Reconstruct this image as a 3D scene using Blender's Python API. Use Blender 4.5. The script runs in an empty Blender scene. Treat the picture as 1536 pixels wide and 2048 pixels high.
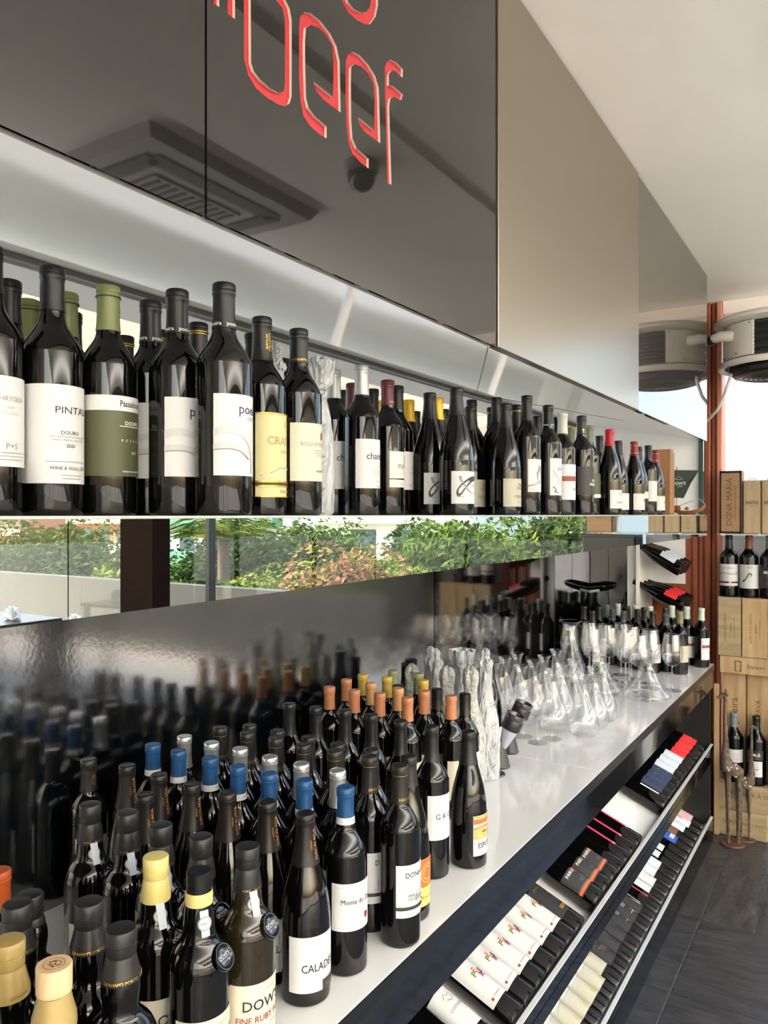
import bpy, math, random
from math import sin, cos, pi, radians, sqrt, atan2
from mathutils import Vector, Matrix
random.seed(7)
S = bpy.context.scene
COL = S.collection

# ------------------------------------------------------------------ camera, world, sun, exposure
EZ = 1.70                      # eye height, the same as the top of the wall shelf
F = 1538.0                     # focal length in pixels of the 1536 x 2048 picture
SA, CA = 0.534, 0.845          # the camera is turned 32.3 degrees towards the display wall
cam_d = bpy.data.cameras.new('camera'); cam = bpy.data.objects.new('camera', cam_d); COL.objects.link(cam)
cam.location = (0, 0, EZ); cam.rotation_euler = (pi/2, 0, atan2(SA, CA))
cam_d.sensor_fit = 'VERTICAL'; cam_d.sensor_height = 24.0; cam_d.lens = 24.0*F/2048.0
cam_d.shift_y = 5.0/2048.0; cam_d.clip_start = 0.02; cam_d.clip_end = 400
S.camera = cam
W = bpy.data.worlds.new('sky'); S.world = W; W.use_nodes = True
wn = W.node_tree; bg = wn.nodes['Background']
sky = wn.nodes.new('ShaderNodeTexSky'); sky.sky_type = 'NISHITA'; sky.sun_disc = False
sky.sun_elevation = radians(38); sky.sun_rotation = radians(112); sky.air_density = 1.0; sky.dust_density = 4.0; sky.ozone_density = 1.0
wn.links.new(sky.outputs[0], bg.inputs[0]); bg.inputs[1].default_value = 0.62
sd = bpy.data.lights.new('sun', 'SUN'); sd.energy = 4.6; sd.angle = radians(0.6); sd.color = (1.0, 0.90, 0.74)
sun = bpy.data.objects.new('sun', sd); COL.objects.link(sun)
sun.rotation_euler = Vector((-1.0, 0.42, -0.86)).to_track_quat('-Z', 'Y').to_euler()
S.view_settings.view_transform = 'Standard'; S.view_settings.look = 'None'; S.view_settings.gamma = 1.0
S.view_settings.use_curve_mapping = False; S.view_settings.exposure = .92
S.cycles.max_bounces = 10; S.cycles.diffuse_bounces = 4; S.cycles.glossy_bounces = 6
S.cycles.transparent_max_bounces = 48; S.cycles.caustics_reflective = True; S.cycles.caustics_refractive = False
S.cycles.sample_clamp_indirect = 6.0

def ray(u): 
    t = (u-768.0)/F
    return (t*CA-SA, t*SA+CA)
def pos(u, v, ztop):           # the point at height ztop seen at pixel (u, v)
    z = F*(EZ-ztop)/(v-1029.0); d = ray(u)
    return d[0]*z, d[1]*z
def onX(u, v, X):              # the point of the plane X seen at pixel (u, v)
    d = ray(u); z = X/d[0]
    return d[1]*z, EZ-(v-1029.0)/F*z
def onY(u, v, Y):
    d = ray(u); z = Y/d[1]
    return d[0]*z, EZ-(v-1029.0)/F*z

# ------------------------------------------------------------------ materials
MATS = {}
def lin(c):
    return tuple((x/12.92 if x <= .04045 else ((x+.055)/1.055)**2.4) for x in c)
def mat(name, rgb=(1, 1, 1), rough=.5, metal=0., ior=1.5, coat=0., srgb=True, noise=None, bump=None, emit=None, trans=0., tint=None):
    if name in MATS: return MATS[name]
    m = bpy.data.materials.new(name); m.use_nodes = True; MATS[name] = m
    nt = m.node_tree; b = nt.nodes['Principled BSDF']
    c = lin(rgb) if srgb else rgb
    b.inputs['Base Color'].default_value = (*c, 1); b.inputs['Roughness'].default_value = rough
    b.inputs['Metallic'].default_value = metal; b.inputs['IOR'].default_value = ior
    if coat: b.inputs['Coat Weight'].default_value = coat; b.inputs['Coat Roughness'].default_value = .05
    if tint: b.inputs['Specular Tint'].default_value = (*tint, 1)
    if trans: b.inputs['Transmission Weight'].default_value = trans
    if emit: b.inputs['Emission Color'].default_value = (*lin(emit[0]), 1); b.inputs['Emission Strength'].default_value = emit[1]
    tc = nt.nodes.new('ShaderNodeTexCoord')
    if noise:                  # (scale, second colour, stretch)
        sc, rgb2, st = noise
        mp = nt.nodes.new('ShaderNodeMapping'); mp.inputs['Scale'].default_value = st
        n = nt.nodes.new('ShaderNodeTexNoise'); n.inputs['Scale'].default_value = sc; n.inputs['Detail'].default_value = 6
        r = nt.nodes.new('ShaderNodeValToRGB'); r.color_ramp.elements[0].position = .35; r.color_ramp.elements[1].position = .68
        r.color_ramp.elements[0].color = (*c, 1); r.color_ramp.elements[1].color = (*lin(rgb2), 1)
        nt.links.new(tc.outputs['Object'], mp.inputs[0]); nt.links.new(mp.outputs[0], n.inputs['Vector'])
        nt.links.new(n.outputs['Fac'], r.inputs[0]); nt.links.new(r.outputs[0], b.inputs['Base Color'])
    if bump:                   # (scale, strength, distance, stretch)
        n2 = nt.nodes.new('ShaderNodeTexNoise'); n2.inputs['Scale'].default_value = bump[0]; n2.inputs['Detail'].default_value = 3
        mp2 = nt.nodes.new('ShaderNodeMapping'); mp2.inputs['Scale'].default_value = bump[3] if len(bump) > 3 else (1, 1, 1)
        bp = nt.nodes.new('ShaderNodeBump'); bp.inputs['Strength'].default_value = bump[1]; bp.inputs['Distance'].default_value = bump[2]
        nt.links.new(tc.outputs['Object'], mp2.inputs[0]); nt.links.new(mp2.outputs[0], n2.inputs['Vector'])
        nt.links.new(n2.outputs['Fac'], bp.inputs['Height']); nt.links.new(bp.outputs[0], b.inputs['Normal'])
    return m
def clear_glass(name, tint=(1, 1, 1), ior=1.45, boost=1.0, rough=.0):
    m = bpy.data.materials.new(name); m.use_nodes = True; nt = m.node_tree; nt.nodes.clear()
    o = nt.nodes.new('ShaderNodeOutputMaterial'); t = nt.nodes.new('ShaderNodeBsdfTransparent'); g = nt.nodes.new('ShaderNodeBsdfGlossy')
    x = nt.nodes.new('ShaderNodeMixShader'); f = nt.nodes.new('ShaderNodeFresnel')
    ge = nt.nodes.new('ShaderNodeNewGeometry'); mr = nt.nodes.new('ShaderNodeMapRange'); mr.inputs['To Min'].default_value = ior; mr.inputs['To Max'].default_value = 1/ior
    nt.links.new(ge.outputs['Backfacing'], mr.inputs[0]); nt.links.new(mr.outputs[0], f.inputs[0])   # a thin pane reflects alike from both sides
    mu = nt.nodes.new('ShaderNodeMath'); mu.operation = 'MULTIPLY'; mu.inputs[1].default_value = boost; mu.use_clamp = True
    t.inputs[0].default_value = (*tint, 1); g.inputs['Roughness'].default_value = rough
    nt.links.new(f.outputs[0], mu.inputs[0]); nt.links.new(mu.outputs[0], x.inputs[0])
    nt.links.new(t.outputs[0], x.inputs[1]); nt.links.new(g.outputs[0], x.inputs[2]); nt.links.new(x.outputs[0], o.inputs[0])
    MATS[name] = m
    return m
G_WINE = mat('dark_bottle_glass', (.02, .02, .024), .02, ior=1.46)
G_OLIVE = mat('olive_bottle_glass', (.12, .10, .05), .03, ior=1.52)
G_CLEAR = clear_glass('crystal', (.985, .99, .995), 1.85, 1.25, .0)
G_PANE = clear_glass('window_glass', (.95, .965, .96), 1.28, 1.0)
M_MIRROR = mat('mirror', (.93, .95, .93), .0, 1.0)
M_BLACKG = mat('black_glass', (.03, .033, .04), .05, ior=1.75)
M_WHITE = mat('white_board', (.93, .93, .925), .35)
M_DARK = mat('black_board', (.04, .04, .045), .5)

# ------------------------------------------------------------------ objects and meshes
def link(name, me, m=None, parent=None, smooth=False):
    o = bpy.data.objects.new(name, me); COL.objects.link(o)
    if m is not None:
        for k in (m if isinstance(m, (list, tuple)) else [m]): me.materials.append(k)
    if parent is not None: o.parent = parent
    if smooth: 
        for p in me.polygons: p.use_smooth = True
        me.set_sharp_from_angle(angle=radians(38))
    return o
def mesh(name, vs, fs, m=None, parent=None, smooth=False, mi=None):
    me = bpy.data.meshes.new(name); me.from_pydata([tuple(v) for v in vs], [], fs); me.update()
    if mi:
        for p, k in zip(me.polygons, mi): p.material_index = k
    return link(name, me, m, parent, smooth)
def tag(o, label, cat=None, group=None, kind=None):
    if label: o['label'] = label
    if cat: o['category'] = cat
    if group: o['group'] = group
    if kind: o['kind'] = kind
    return o
def thing(name, loc, label, cat, group=None, rz=0.):
    o = bpy.data.objects.new(name, None); COL.objects.link(o); o.empty_display_size = .05
    o.location = loc; o.rotation_euler = (0, 0, rz)
    return tag(o, label, cat, group)
class MB:
    def __init__(s): s.v = []; s.f = []; s.m = []
    def add(s, vs, fs, k=0):
        n = len(s.v); s.v += [tuple(v) for v in vs]; s.f += [tuple(i+n for i in f) for f in fs]; s.m += [k]*len(fs); return s
    def box(s, x0, x1, y0, y1, z0, z1, k=0, bev=0.):
        if bev <= 0:
            vs = [(x, y, z) for z in (z0, z1) for y in (y0, y1) for x in (x0, x1)]
            return s.add(vs, [(0, 2, 3, 1), (4, 5, 7, 6), (0, 1, 5, 4), (2, 6, 7, 3), (0, 4, 6, 2), (1, 3, 7, 5)], k)
        b = bev; vs = []; idx = {}
        for ax in range(3):
            for sx in (0, 1):
                for sy in (0, 1):
                    for sz in (0, 1):
                        c = [(x0, x1)[sx], (y0, y1)[sy], (z0, z1)[sz]]; g = (sx, sy, sz)
                        for a in range(3):
                            if a != ax: c[a] += b if g[a] == 0 else -b
                        idx[(ax,)+g] = len(vs); vs.append(tuple(c))
        fs = []
        for ax in range(3):
            a, c = [q for q in range(3) if q != ax]
            for s0 in (0, 1):
                loop = []
                for p, q in ((0, 0), (1, 0), (1, 1), (0, 1)):
                    g = [0, 0, 0]; g[ax] = s0; g[a] = p; g[c] = q; loop.append(idx[(ax, *g)])
                fs.append(tuple(loop))
            for p in (0, 1):
                for q in (0, 1):
                    g0 = [0, 0, 0]; g0[a] = p; g0[c] = q; g1 = list(g0); g1[ax] = 1
                    fs.append((idx[(a, *g0)], idx[(c, *g0)], idx[(c, *g1)], idx[(a, *g1)]))
        for sx in (0, 1):
            for sy in (0, 1):
                for sz in (0, 1): fs.append((idx[(0, sx, sy, sz)], idx[(1, sx, sy, sz)], idx[(2, sx, sy, sz)]))
        return s.add(vs, fs, k)
    def tube(s, pts, rad, seg=8, k=0, cap=True):
        pts = [Vector(p) for p in pts]; n = len(pts)
        rad = rad if isinstance(rad, (list, tuple)) else [rad]*n
        vs = []; up = None
        for i, p in enumerate(pts):
            d = (pts[min(i+1, n-1)]-pts[max(i-1, 0)]).normalized()
            if up is None: up = Vector((0, 0, 1)) if abs(d.z) < .9 else Vector((1, 0, 0))
            a = d.cross(up).normalized(); b = a.cross(d).normalized(); up = b
            for j in range(seg):
                t = 2*pi*j/seg; vs.append(p+a*(cos(t)*rad[i])+b*(sin(t)*rad[i]))
        fs = [(i*seg+j, i*seg+(j+1) % seg, (i+1)*seg+(j+1) % seg, (i+1)*seg+j) for i in range(n-1) for j in range(seg)]
        if cap: fs += [tuple(range(seg-1, -1, -1)), tuple((n-1)*seg+j for j in range(seg))]
        return s.add(vs, fs, k)
    def lathe(s, prof, seg=28, k=0, c=(0, 0, 0)):
        vs = []; rings = []
        for r, z in prof:
            if r < 1e-6: rings.append((len(vs),)); vs.append((c[0], c[1], c[2]+z))
            else:
                rings.append(tuple(range(len(vs), len(vs)+seg)))
                vs += [(c[0]+r*cos(2*pi*j/seg), c[1]+r*sin(2*pi*j/seg), c[2]+z) for j in range(seg)]
        fs = []
        for a, b in zip(rings, rings[1:]):
            for j in range(seg):
                j2 = (j+1) % seg
                if len(a) == 1 and len(b) == 1: continue
                if len(a) == 1: fs.append((a[0], b[j2], b[j]))
                elif len(b) == 1: fs.append((a[j], a[j2], b[0]))
                else: fs.append((a[j], a[j2], b[j2], b[j]))
        return s.add(vs, fs, k)
    def ball(s, c, r, k=0, seg=12, rings=8, jitter=0.):
        rx, ry, rz = r if isinstance(r, (tuple, list)) else (r, r, r)
        prof = [(sin(pi*i/rings), -cos(pi*i/rings)) for i in range(rings+1)]
        m2 = MB().lathe([(0 if i in (0, rings) else a, b) for i, (a, b) in enumerate(prof)], seg)
        return s.add([(c[0]+x*rx*(1+random.uniform(-jitter, jitter)), c[1]+y*ry*(1+random.uniform(-jitter, jitter)), c[2]+z*rz) for x, y, z in m2.v], m2.f, k)
    def build(s, name, m=None, parent=None, smooth=False):
        return mesh(name, s.v, s.f, m, parent, smooth, s.m if len(set(s.m)) > 1 else None)
def bxo(name, x0, x1, y0, y1, z0, z1, m, parent=None, bev=0.): return MB().box(x0, x1, y0, y1, z0, z1, 0, bev).build(name, m, parent)
def copy_tree(o, parent=None):
    c = o.copy(); COL.objects.link(c); c.parent = parent
    for ch in o.children: copy_tree(ch, c)
    return c
ORD = 'first second third fourth fifth sixth seventh eighth ninth tenth eleventh twelfth'.split()

# ------------------------------------------------------------------ flat print: lettering and drawing in (s, z) coordinates
_tc = {}
def glyphs(txt, bold=0.):
    if (txt, bold) not in _tc:
        cu = bpy.data.curves.new('lettering', 'FONT'); cu.body = txt; cu.size = 1.0; cu.align_x = 'CENTER'; cu.align_y = 'CENTER'
        cu.resolution_u = 2; cu.offset = bold
        ob = bpy.data.objects.new('lettering', cu); me = bpy.data.meshes.new_from_object(ob)
        _tc[(txt, bold)] = ([(v.co.x, v.co.y) for v in me.vertices], [tuple(p.vertices) for p in me.polygons])
        bpy.data.objects.remove(ob); bpy.data.curves.remove(cu); bpy.data.meshes.remove(me)
    return _tc[(txt, bold)]
def T(txt, x, z, size, col='ink', rot=0., bold=.0, sx=1.):
    vs, fs = glyphs(txt, bold); c, s = cos(radians(rot)), sin(radians(rot))
    return (col, [(x+(a*sx*c-b*s)*size, z+(a*sx*s+b*c)*size) for a, b in vs], fs)
def R(x0, x1, z0, z1, col='ink'):
    n = max(1, int(abs(x1-x0)/.005)); vs = []
    for i in range(n+1):
        x = x0+(x1-x0)*i/n; vs += [(x, z0), (x, z1)]
    return (col, vs, [(2*i, 2*i+2, 2*i+3, 2*i+1) for i in range(n)])
def P(pts, col='ink'): return (col, pts, [tuple(range(len(pts)))])
def K(pts, w, col='grey'):     # a brush stroke of the given widths
    w = list(w) if isinstance(w, (list, tuple)) else [w]*len(pts); vs = []
    if 2 < len(pts) < 10 and max(w) > .0016:
        q = []; q2 = []; m = 5
        for i in range(len(pts)-1):
            p0, p1, p2, p3 = pts[max(i-1, 0)], pts[i], pts[i+1], pts[min(i+2, len(pts)-1)]
            for j in range(m):
                t = j/m; q.append(tuple(.5*(2*p1[a]+(p2[a]-p0[a])*t+(2*p0[a]-5*p1[a]+4*p2[a]-p3[a])*t*t+(3*p1[a]-p0[a]-3*p2[a]+p3[a])*t**3) for a in (0, 1))); q2.append(w[i]+(w[i+1]-w[i])*t)
        pts = q+[pts[-1]]; w = q2+[w[-1]]
    for i, p in enumerate(pts):
        a = pts[max(i-1, 0)]; b = pts[min(i+1, len(pts)-1)]; d = (b[0]-a[0], b[1]-a[1]); l = sqrt(d[0]**2+d[1]**2) or 1
        vs += [(p[0]-d[1]/l*w[i]/2, p[1]+d[0]/l*w[i]/2), (p[0]+d[1]/l*w[i]/2, p[1]-d[0]/l*w[i]/2)]
    return (col, vs, [(2*i, 2*i+1, 2*i+3, 2*i+2) for i in range(len(pts)-1)])
def O(x, z, r, w, col='ink', rz=None, a0=0, a1=360, n=20):
    rz = rz or r
    return K([(x+r*cos(radians(a0+(a1-a0)*i/n)), z+rz*sin(radians(a0+(a1-a0)*i/n))) for i in range(n+1)], w, col)
def D(x, z, r, col='ink', rz=None, n=16):
    rz = rz or r
    return P([(x+r*cos(2*pi*i/n), z+rz*sin(2*pi*i/n)) for i in range(n)], col)
PAPER = dict(ink=(.10, .10, .12), grey=(.50, .50, .50), lgrey=(.70, .70, .70), white=(.76, .76, .765), cream=(.75, .73, .66), gold=(.80, .62, .25),
    red=(.78, .10, .14), dred=(.50, .09, .12), orange=(.90, .36, .20), yellow=(.93, .82, .42), green=(.25, .45, .15), navy=(.13, .18, .30), blue=(.12, .28, .65),
    pale=(.74, .77, .82), olive=(.26, .28, .17), kraft=(.64, .63, .575), pink=(.82, .18, .33), char=(.16, .16, .17), straw=(.74, .71, .53), rose=(.80, .55, .60),
    brick=(.52, .24, .18), sand=(.66, .60, .38), tan=(.62, .45, .28), ltext=(.90, .90, .88), copper=(.62, .42, .22), sky=(.62, .70, .74), purple=(.25, .18, .40), brown=(.40, .26, .16), wood_ink=(.34, .25, .16))
def pm(c):
    if c == 'gold': return mat('print_gold', PAPER[c], .3, .8)
    return mat('print_'+c, PAPER[c], .55)
def art(name, arts, fn, parent):
    mb = MB(); cols = []
    for lay, (c, vs, fs) in enumerate(arts):
        if c not in cols: cols.append(c)
        mb.add([fn(x, z, lay) for x, z in vs], fs, cols.index(c))
    o = mb.build(name, [pm(c) for c in cols], parent)
    return o

# ------------------------------------------------------------------ bottles
BORD = [(0, .004), (.020, .001), (.0335, .0), (.0368, .003), (.0378, .009), (.0378, .185), (.0374, .194), (.0358, .204), (.0325, .213), (.0275, .222), (.022, .2305), (.0178, .238), (.0157, .246), (.0147, .256), (.0140, .268), (.0138, .306)]
BURG = [(0, .004), (.020, .001), (.036, .0), (.0395, .003), (.0408, .010), (.0408, .112), (.0404, .128), (.039, .145), (.0365, .162), (.0325, .180), (.0275, .198), (.0228, .215), (.0190, .232), (.0163, .248), (.0150, .262), (.0142, .278), (.014, .292)]
PORT = [(0, .004), (.020, .001), (.036, .0), (.0393, .003), (.0402, .010), (.0406, .165), (.0402, .176), (.0385, .187), (.0345, .197), (.0290, .205), (.0245, .212), (.0220, .221), (.0210, .232), (.0198, .245), (.0182, .258), (.0165, .268), (.0158, .275), (.0155, .285)]
BALL = [(0, .004), (.020, .001), (.038, .0), (.0418, .003), (.0430, .010), (.0430, .150), (.0422, .165), (.0400, .178), (.0350, .189), (.0280, .197), (.0225, .204), (.0208, .212), (.0222, .224), (.0228, .234), (.0218, .246), (.0190, .256), (.0170, .264), (.0160, .27), (.0158, .285)]
def prof_r(prof, z):
    for (r0, z0), (r1, z1) in zip(prof, prof[1:]):
        if z0 <= z <= z1 and z1 > z0: return r0+(r1-r0)*(z-z0)/(z1-z0)
    return prof[-1][0]
def sm(pts, n=4):              # smooth a profile
    out = []
    for i in range(len(pts)-1):
        p0, p1, p2, p3 = pts[max(i-1, 0)], pts[i], pts[i+1], pts[min(i+2, len(pts)-1)]
        for j in range(n):
            t = j/n; q = []
            for a in range(2):
                q.append(.5*((2*p1[a])+(-p0[a]+p2[a])*t+(2*p0[a]-5*p1[a]+4*p2[a]-p3[a])*t*t+(-p0[a]+3*p1[a]-3*p2[a]+p3[a])*t**3))
            out.append((max(q[0], 0), q[1]))
    return out+[pts[-1]]
SPEC = {}
def spec(key, shape, H, cap, labels=(), name='wine_bottle', glass=None, capl=.058, caprough=.38, capmetal=0., rings=(), capart=(), desc='', scale=1., closure='capsule', extra=None):
    SPEC[key] = dict(shape=shape, H=H, cap=cap, labels=labels, name=name, glass=glass or G_WINE, capl=capl, caprough=caprough, capmetal=capmetal, rings=rings, capart=capart, desc=desc, scale=scale, closure=closure, extra=extra)
def wrap(prof, off, sc=1.):
    def fn(s_, z, lay):
        r = prof_r(prof, z); a = s_/max(r, .012); rr = r+off+lay*.00012
        return (rr*cos(a)*sc, rr*sin(a)*sc, z*sc)
    return fn
def make_bottle(key):
    sp = SPEC[key]; pr = [(r, z) for r, z in sp['shape']]; sc = sp['scale']
    H0 = {id(BORD): .31, id(BURG): .295, id(PORT): .30, id(BALL): .30}[id(sp['shape'])]; k = sp['H']/sc/H0
    pr = [(r, z*k) for r, z in pr]; H = H0*k
    root = bpy.data.objects.new(sp['name'], None); COL.objects.link(root); root.empty_display_size = .03
    MB().lathe([(r*sc, z*sc) for r, z in pr[:4]+sm(pr[4:], 3)], 36).build('glass_body', sp['glass'], root, True)
    cf = .56 if max(sp['cap']) < .3 else .93
    cm = mat('closure_'+key, tuple(c*cf for c in sp['cap']), sp['caprough'], sp['capmetal'], ior=1.4)
    zc = H-sp['capl']; rt = pr[-1][0]
    g = lambda z: prof_r(pr, z)+.0005
    cl = sp['closure']
    if cl == 'capsule':
        cp = [(g(zc), zc), (g(zc)+.0004, zc+.0005)]
        nz = 6
        for i in range(1, nz+1):
            z = zc+(H-.019-zc)*i/nz; cp.append((g(z)+.0003, z))
        rr = rt+.0013
        cp += [(rr, H-.0172), (rr+.0006, H-.0155), (rr+.0006, H-.0125), (rr-.0002, H-.0115), (rr-.0002, H-.0108), (rr+.0006, H-.0098), (rr+.0005, H-.0025), (rr-.0008, H-.0006), (rr-.0022, H), (rr-.0034, H), (rr-.0040, H-.0007), (.006, H-.0007), (0, H-.0007)]
    elif cl == 'screw':
        cp = [(g(zc), zc)]+[(rt+.0012, zc+.001), (rt+.0012, H-.021), (rt+.0006, H-.0205), (rt+.0006, H-.0195), (rt+.0014, H-.019), (rt+.0014, H-.001), (rt+.0004, H), (0, H)]
    else:                      # stopper capped with a sleeve
        cp = [(g(zc), zc)]
        for i in range(1, 6):
            z = zc+(H-.034-zc)*i/5; cp.append((g(z)+.0006, z))
        rr = .0172
        cp += [(rr-.0008, H-.030), (rr+.0002, H-.0285), (rr+.0002, H-.0175), (rr-.0006, H-.0168), (rr-.0006, H-.016), (rr+.0006, H-.0152), (rr+.0006, H-.002), (rr-.0006, H-.0003), (rr-.003, H), (0, H)]
    capo = MB().lathe([(r*sc, z*sc) for r, z in cp], 28).build('capsule' if cl != 'stopper' else 'stopper_sleeve', cm, root, True)
    if cl == 'ribbed': pass
    for zr, c in sp['rings']:
        r0 = max(g(H-zr), rt+(.0020 if zr < .017 else 0))+.0003
        MB().lathe([(r0*sc, (H-zr)*sc), ((r0+.0006)*sc, (H-zr+.0004)*sc), ((r0+.0006)*sc, (H-zr+.0012)*sc), (r0*sc, (H-zr+.0016)*sc)], 28).build('ring', pm(c), capo, True)
    if sp['capart']:
        art('lettering', [(c, [(x, z+H) for x, z in vs], fs) for c, vs, fs in sp['capart']], wrap(pr, .0013, sc), capo)
    for lb in sp['labels']:
        z0, z1, a0, a1, col, arts = lb[:6]
        r = prof_r(pr, (z0+z1)/2); mb = MB(); n = 18; nz = 6; vs = []
        for j in range(nz+1):
            z = z0+(z1-z0)*j/nz; rr = prof_r(pr, z)+.0004
            for i in range(n+1):
                a = radians(a0+(a1-a0)*i/n); vs.append((rr*cos(a)*sc, rr*sin(a)*sc, z*sc))
        lo = mb.add(vs, [(j*(n+1)+i, j*(n+1)+i+1, (j+1)*(n+1)+i+1, (j+1)*(n+1)+i) for j in range(nz) for i in range(n)]).build('paper_label', pm(col), root, True)
        if arts: 
            lim0, lim1 = radians(a0)*r, radians(a1)*r
            art('lettering', [(c, [(min(max(x, lim0), lim1), z) for x, z in v], f) for c, v, f in arts], wrap(pr, .0009, sc), lo)
    if sp['extra']: sp['extra'](root, pr, H, sc)
    return root
PROTO = {}
def bottle(key, x, y, z, label, group, rz=0., lay=None):
    if key not in PROTO: o = PROTO[key] = make_bottle(key)
    else: o = copy_tree(PROTO[key])
    o.location = (x, y, z); o.rotation_euler = lay if lay else (0, 0, rz)
    tag(o, label, 'bottle', group)
    return o
def small(x, z, w, n=1, dz=.004, col='grey'):     # lines of print too small to read
    return [R(x-w/2*(1-.15*i), x+w/2*(1-.15*i), z-dz*i, z-dz*i+.0007, col) for i in range(n)]
BLK = (.085, .085, .09)
# shelf
spec('chryseia', BORD, .325, (.10, .10, .105), [(.058, .165, -125, 60, 'white', [T('CHRYSEIA', .004, .138, .0088, 'grey'), T('2020', .004, .128, .0045, 'grey'), T('DOURO', .004, .121, .0065, 'lgrey'), T('P+S', .006, .082, .0105, 'grey')]+small(.004, .074, .05, 3))])
spec('pintas', BORD, .318, (.10, .10, .105), [(.04, .163, -125, 62, 'white', [T('PINTAS', .006, .131, .0125, 'ink', sx=1.15), T('DOURO', .002, .103, .0068, 'ink')]+small(.002, .098, .05, 1)+[T('VINHO TINTO | RED WINE', .002, .094, .0038, 'grey'), T('2020', .002, .087, .0062, 'ink'), T('WINE & SOUL, LDA', .002, .059, .0058, 'ink')]+small(.002, .067, .06, 1)+small(.004, .05, .03, 2))])
spec('passadouro', BORD, .31, (.42, .45, .28), [(.052, .158, -122, 66, 'olive', [R(-.085, .046, .138, .158, 'white'), T('Passadouro', .008, .1475, .0115, 'ink', bold=.02, sx=.75), T('DOURO', .008, .122, .0070, 'ltext', bold=.01), R(-.012, .028, .1175, .1183, 'ltext'), T('R   E   S   E   R   V   A', .010, .099, .0045, 'ltext'), T('2017', .010, .083, .0048, 'ltext'), T('PRODUTO DE PORTUGAL', .008, .058, .0028, 'ltext')])], capl=.062, rings=((.0165, 'ink'),), capart=[R(-.05, .05, -.0075, -.0065, 'ink')])
def arcs(x0): return [K([(x0-.055, .105), (x0-.035, .112), (x0-.015, .109), (x0, .098), (x0+.008, .080), (x0+.010, .055)], [.010, .0095, .009, .008, .008, .009], 'lgrey'), K([(x0-.055, .088), (x0-.03, .090), (x0-.012, .086), (x0+.002, .076)], .008, 'grey'), K([(x0-.055, .0885), (x0-.03, .0905), (x0-.012, .0865), (x0+.002, .0765)], .0065, 'lgrey')]
spec('poeira', BORD, .31, BLK, [(.052, .158, -70, 72, 'white', [T('poeira', .011, .139, .0190, 'purple', bold=.006), T('DOURO', .014, .127, .0070, 'grey')]+arcs(.004))], capl=.062, capart=[T('poeira   poeira   poeira', 0, -.056, .0075, 'ltext')])
spec('goldring', BORD, .31, BLK, [(.06, .15, -70, 70, 'cream', small(0, .11, .04, 3))], rings=((.0165, 'gold'), (.0195, 'gold')))
spec('crasto', BORD, .31, (.11, .10, .10), [(.028, .157, -63, 70, 'straw', [T('CRASTO', .010, .114, .0175, 'tan'), T('DOURO', .012, .098, .0065, 'tan'), T('*', .016, .134, .030, 'gold'), K([(-.035, .060), (-.015, .066), (.0, .074), (.012, .072), (.03, .084)], .0012, 'grey'), K([(-.03, .058), (-.01, .06), (.01, .069), (.03, .074)], .002, 'lgrey'), R(-.042, .046, .0505, .053, 'gold'), R(-.042, .046, .0462, .0505, 'char'), R(-.042, .046, .0440, .0462, 'gold'), T('RESERVA', .012, .037, .0068, 'tan'), R(-.042, .046, .028, .0295, 'gold'), R(-.042, .046, .1555, .157, 'gold')])], capl=.07, capart=[T('QUINTA DO', -.004, -.040, .0042, 'gold', 90), T('CRASTO', .002, -.040, .0075, 'gold', 90)])
spec('roquette', BORD, .305, (.10, .10, .10), [(.055, .148, -69, 70, 'cream', [T('ROQUETTE & CAZES', .012, .114, .0088, 'grey'), R(.013, .0155, .122, .136, 'dred'), R(.0165, .019, .124, .134, 'dred'), T('DOURO DOC', .014, .071, .0048, 'ink', bold=.01)]+small(.014, .104, .04, 3))], capart=[T('ROQUETTE & CAZES', 0, -.052, .0048, 'gold')], rings=((.0165, 'ink'),))
spec('charac', BORD, .31, (.68, .69, .70), [(.055, .155, -78, 72, 'white', [T('character', .008, .120, .0195, 'ink', bold=.006), T('DOURO', .006, .099, .0050, 'grey'), T('WINE & SOUL', .006, .068, .0042, 'grey')]+small(.006, .091, .05, 3)+small(.006, .060, .03, 2))], capmetal=.55, caprough=.42, capl=.062)
spec('puro', BORD, .305, (.34, .13, .15), [(.082, .142, -55, 70, 'white', [T('PURO', .004, .108, .0150, 'tan'), T('DOURO', .008, .096, .0055, 'lgrey'), R(.010, .013, .118, .134, 'dred')]), (.062, .079, -55, 70, 'white', small(.006, .071, .04, 2))], capart=[T('J. BRANCO', .0, -.050, .0045, 'gold')])
spec('dark_cap', BORD, .31, BLK, [(.06, .15, -70, 70, 'white', [T('S & F', .012, .112, .008, 'ink'), T('P+S', .010, .078, .006, 'ink')]+small(.01, .10, .03, 2)+small(.01, .072, .04, 3))])
spec('yellow_cap', BURG, .30, (.82, .66, .17), [(.04, .10, -70, 70, 'cream', small(0, .08, .04, 2))], capmetal=.3)
def brush(x): return [K([(x+.028, .086), (x+.012, .082), (x-.004, .066), (x-.013, .048), (x-.015, .036)], [.013, .014, .015, .013, .004], 'char'), K([(x-.012, .092), (x-.010, .080), (x-.002, .064), (x+.008, .050), (x+.020, .044), (x+.028, .050)], [.006, .005, .004, .003, .0025, .001], 'grey'), K([(x-.016, .040), (x-.008, .034), (x-.004, .036)], .0015, 'grey'), K([(x+.024, .092), (x+.004, .082), (x-.008, .068)], .0022, 'ink')]
spec('passa', BURG, .295, BLK, [(.026, .100, -82, 75, 'white', [(c, [(-.024+(a+.012)*1.2, .012+b*.84) for a, b in v], f) for c, v, f in brush(-.012)]+[T('PASSA', .012, .066, .0120, 'grey')])], capl=.066)
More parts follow.
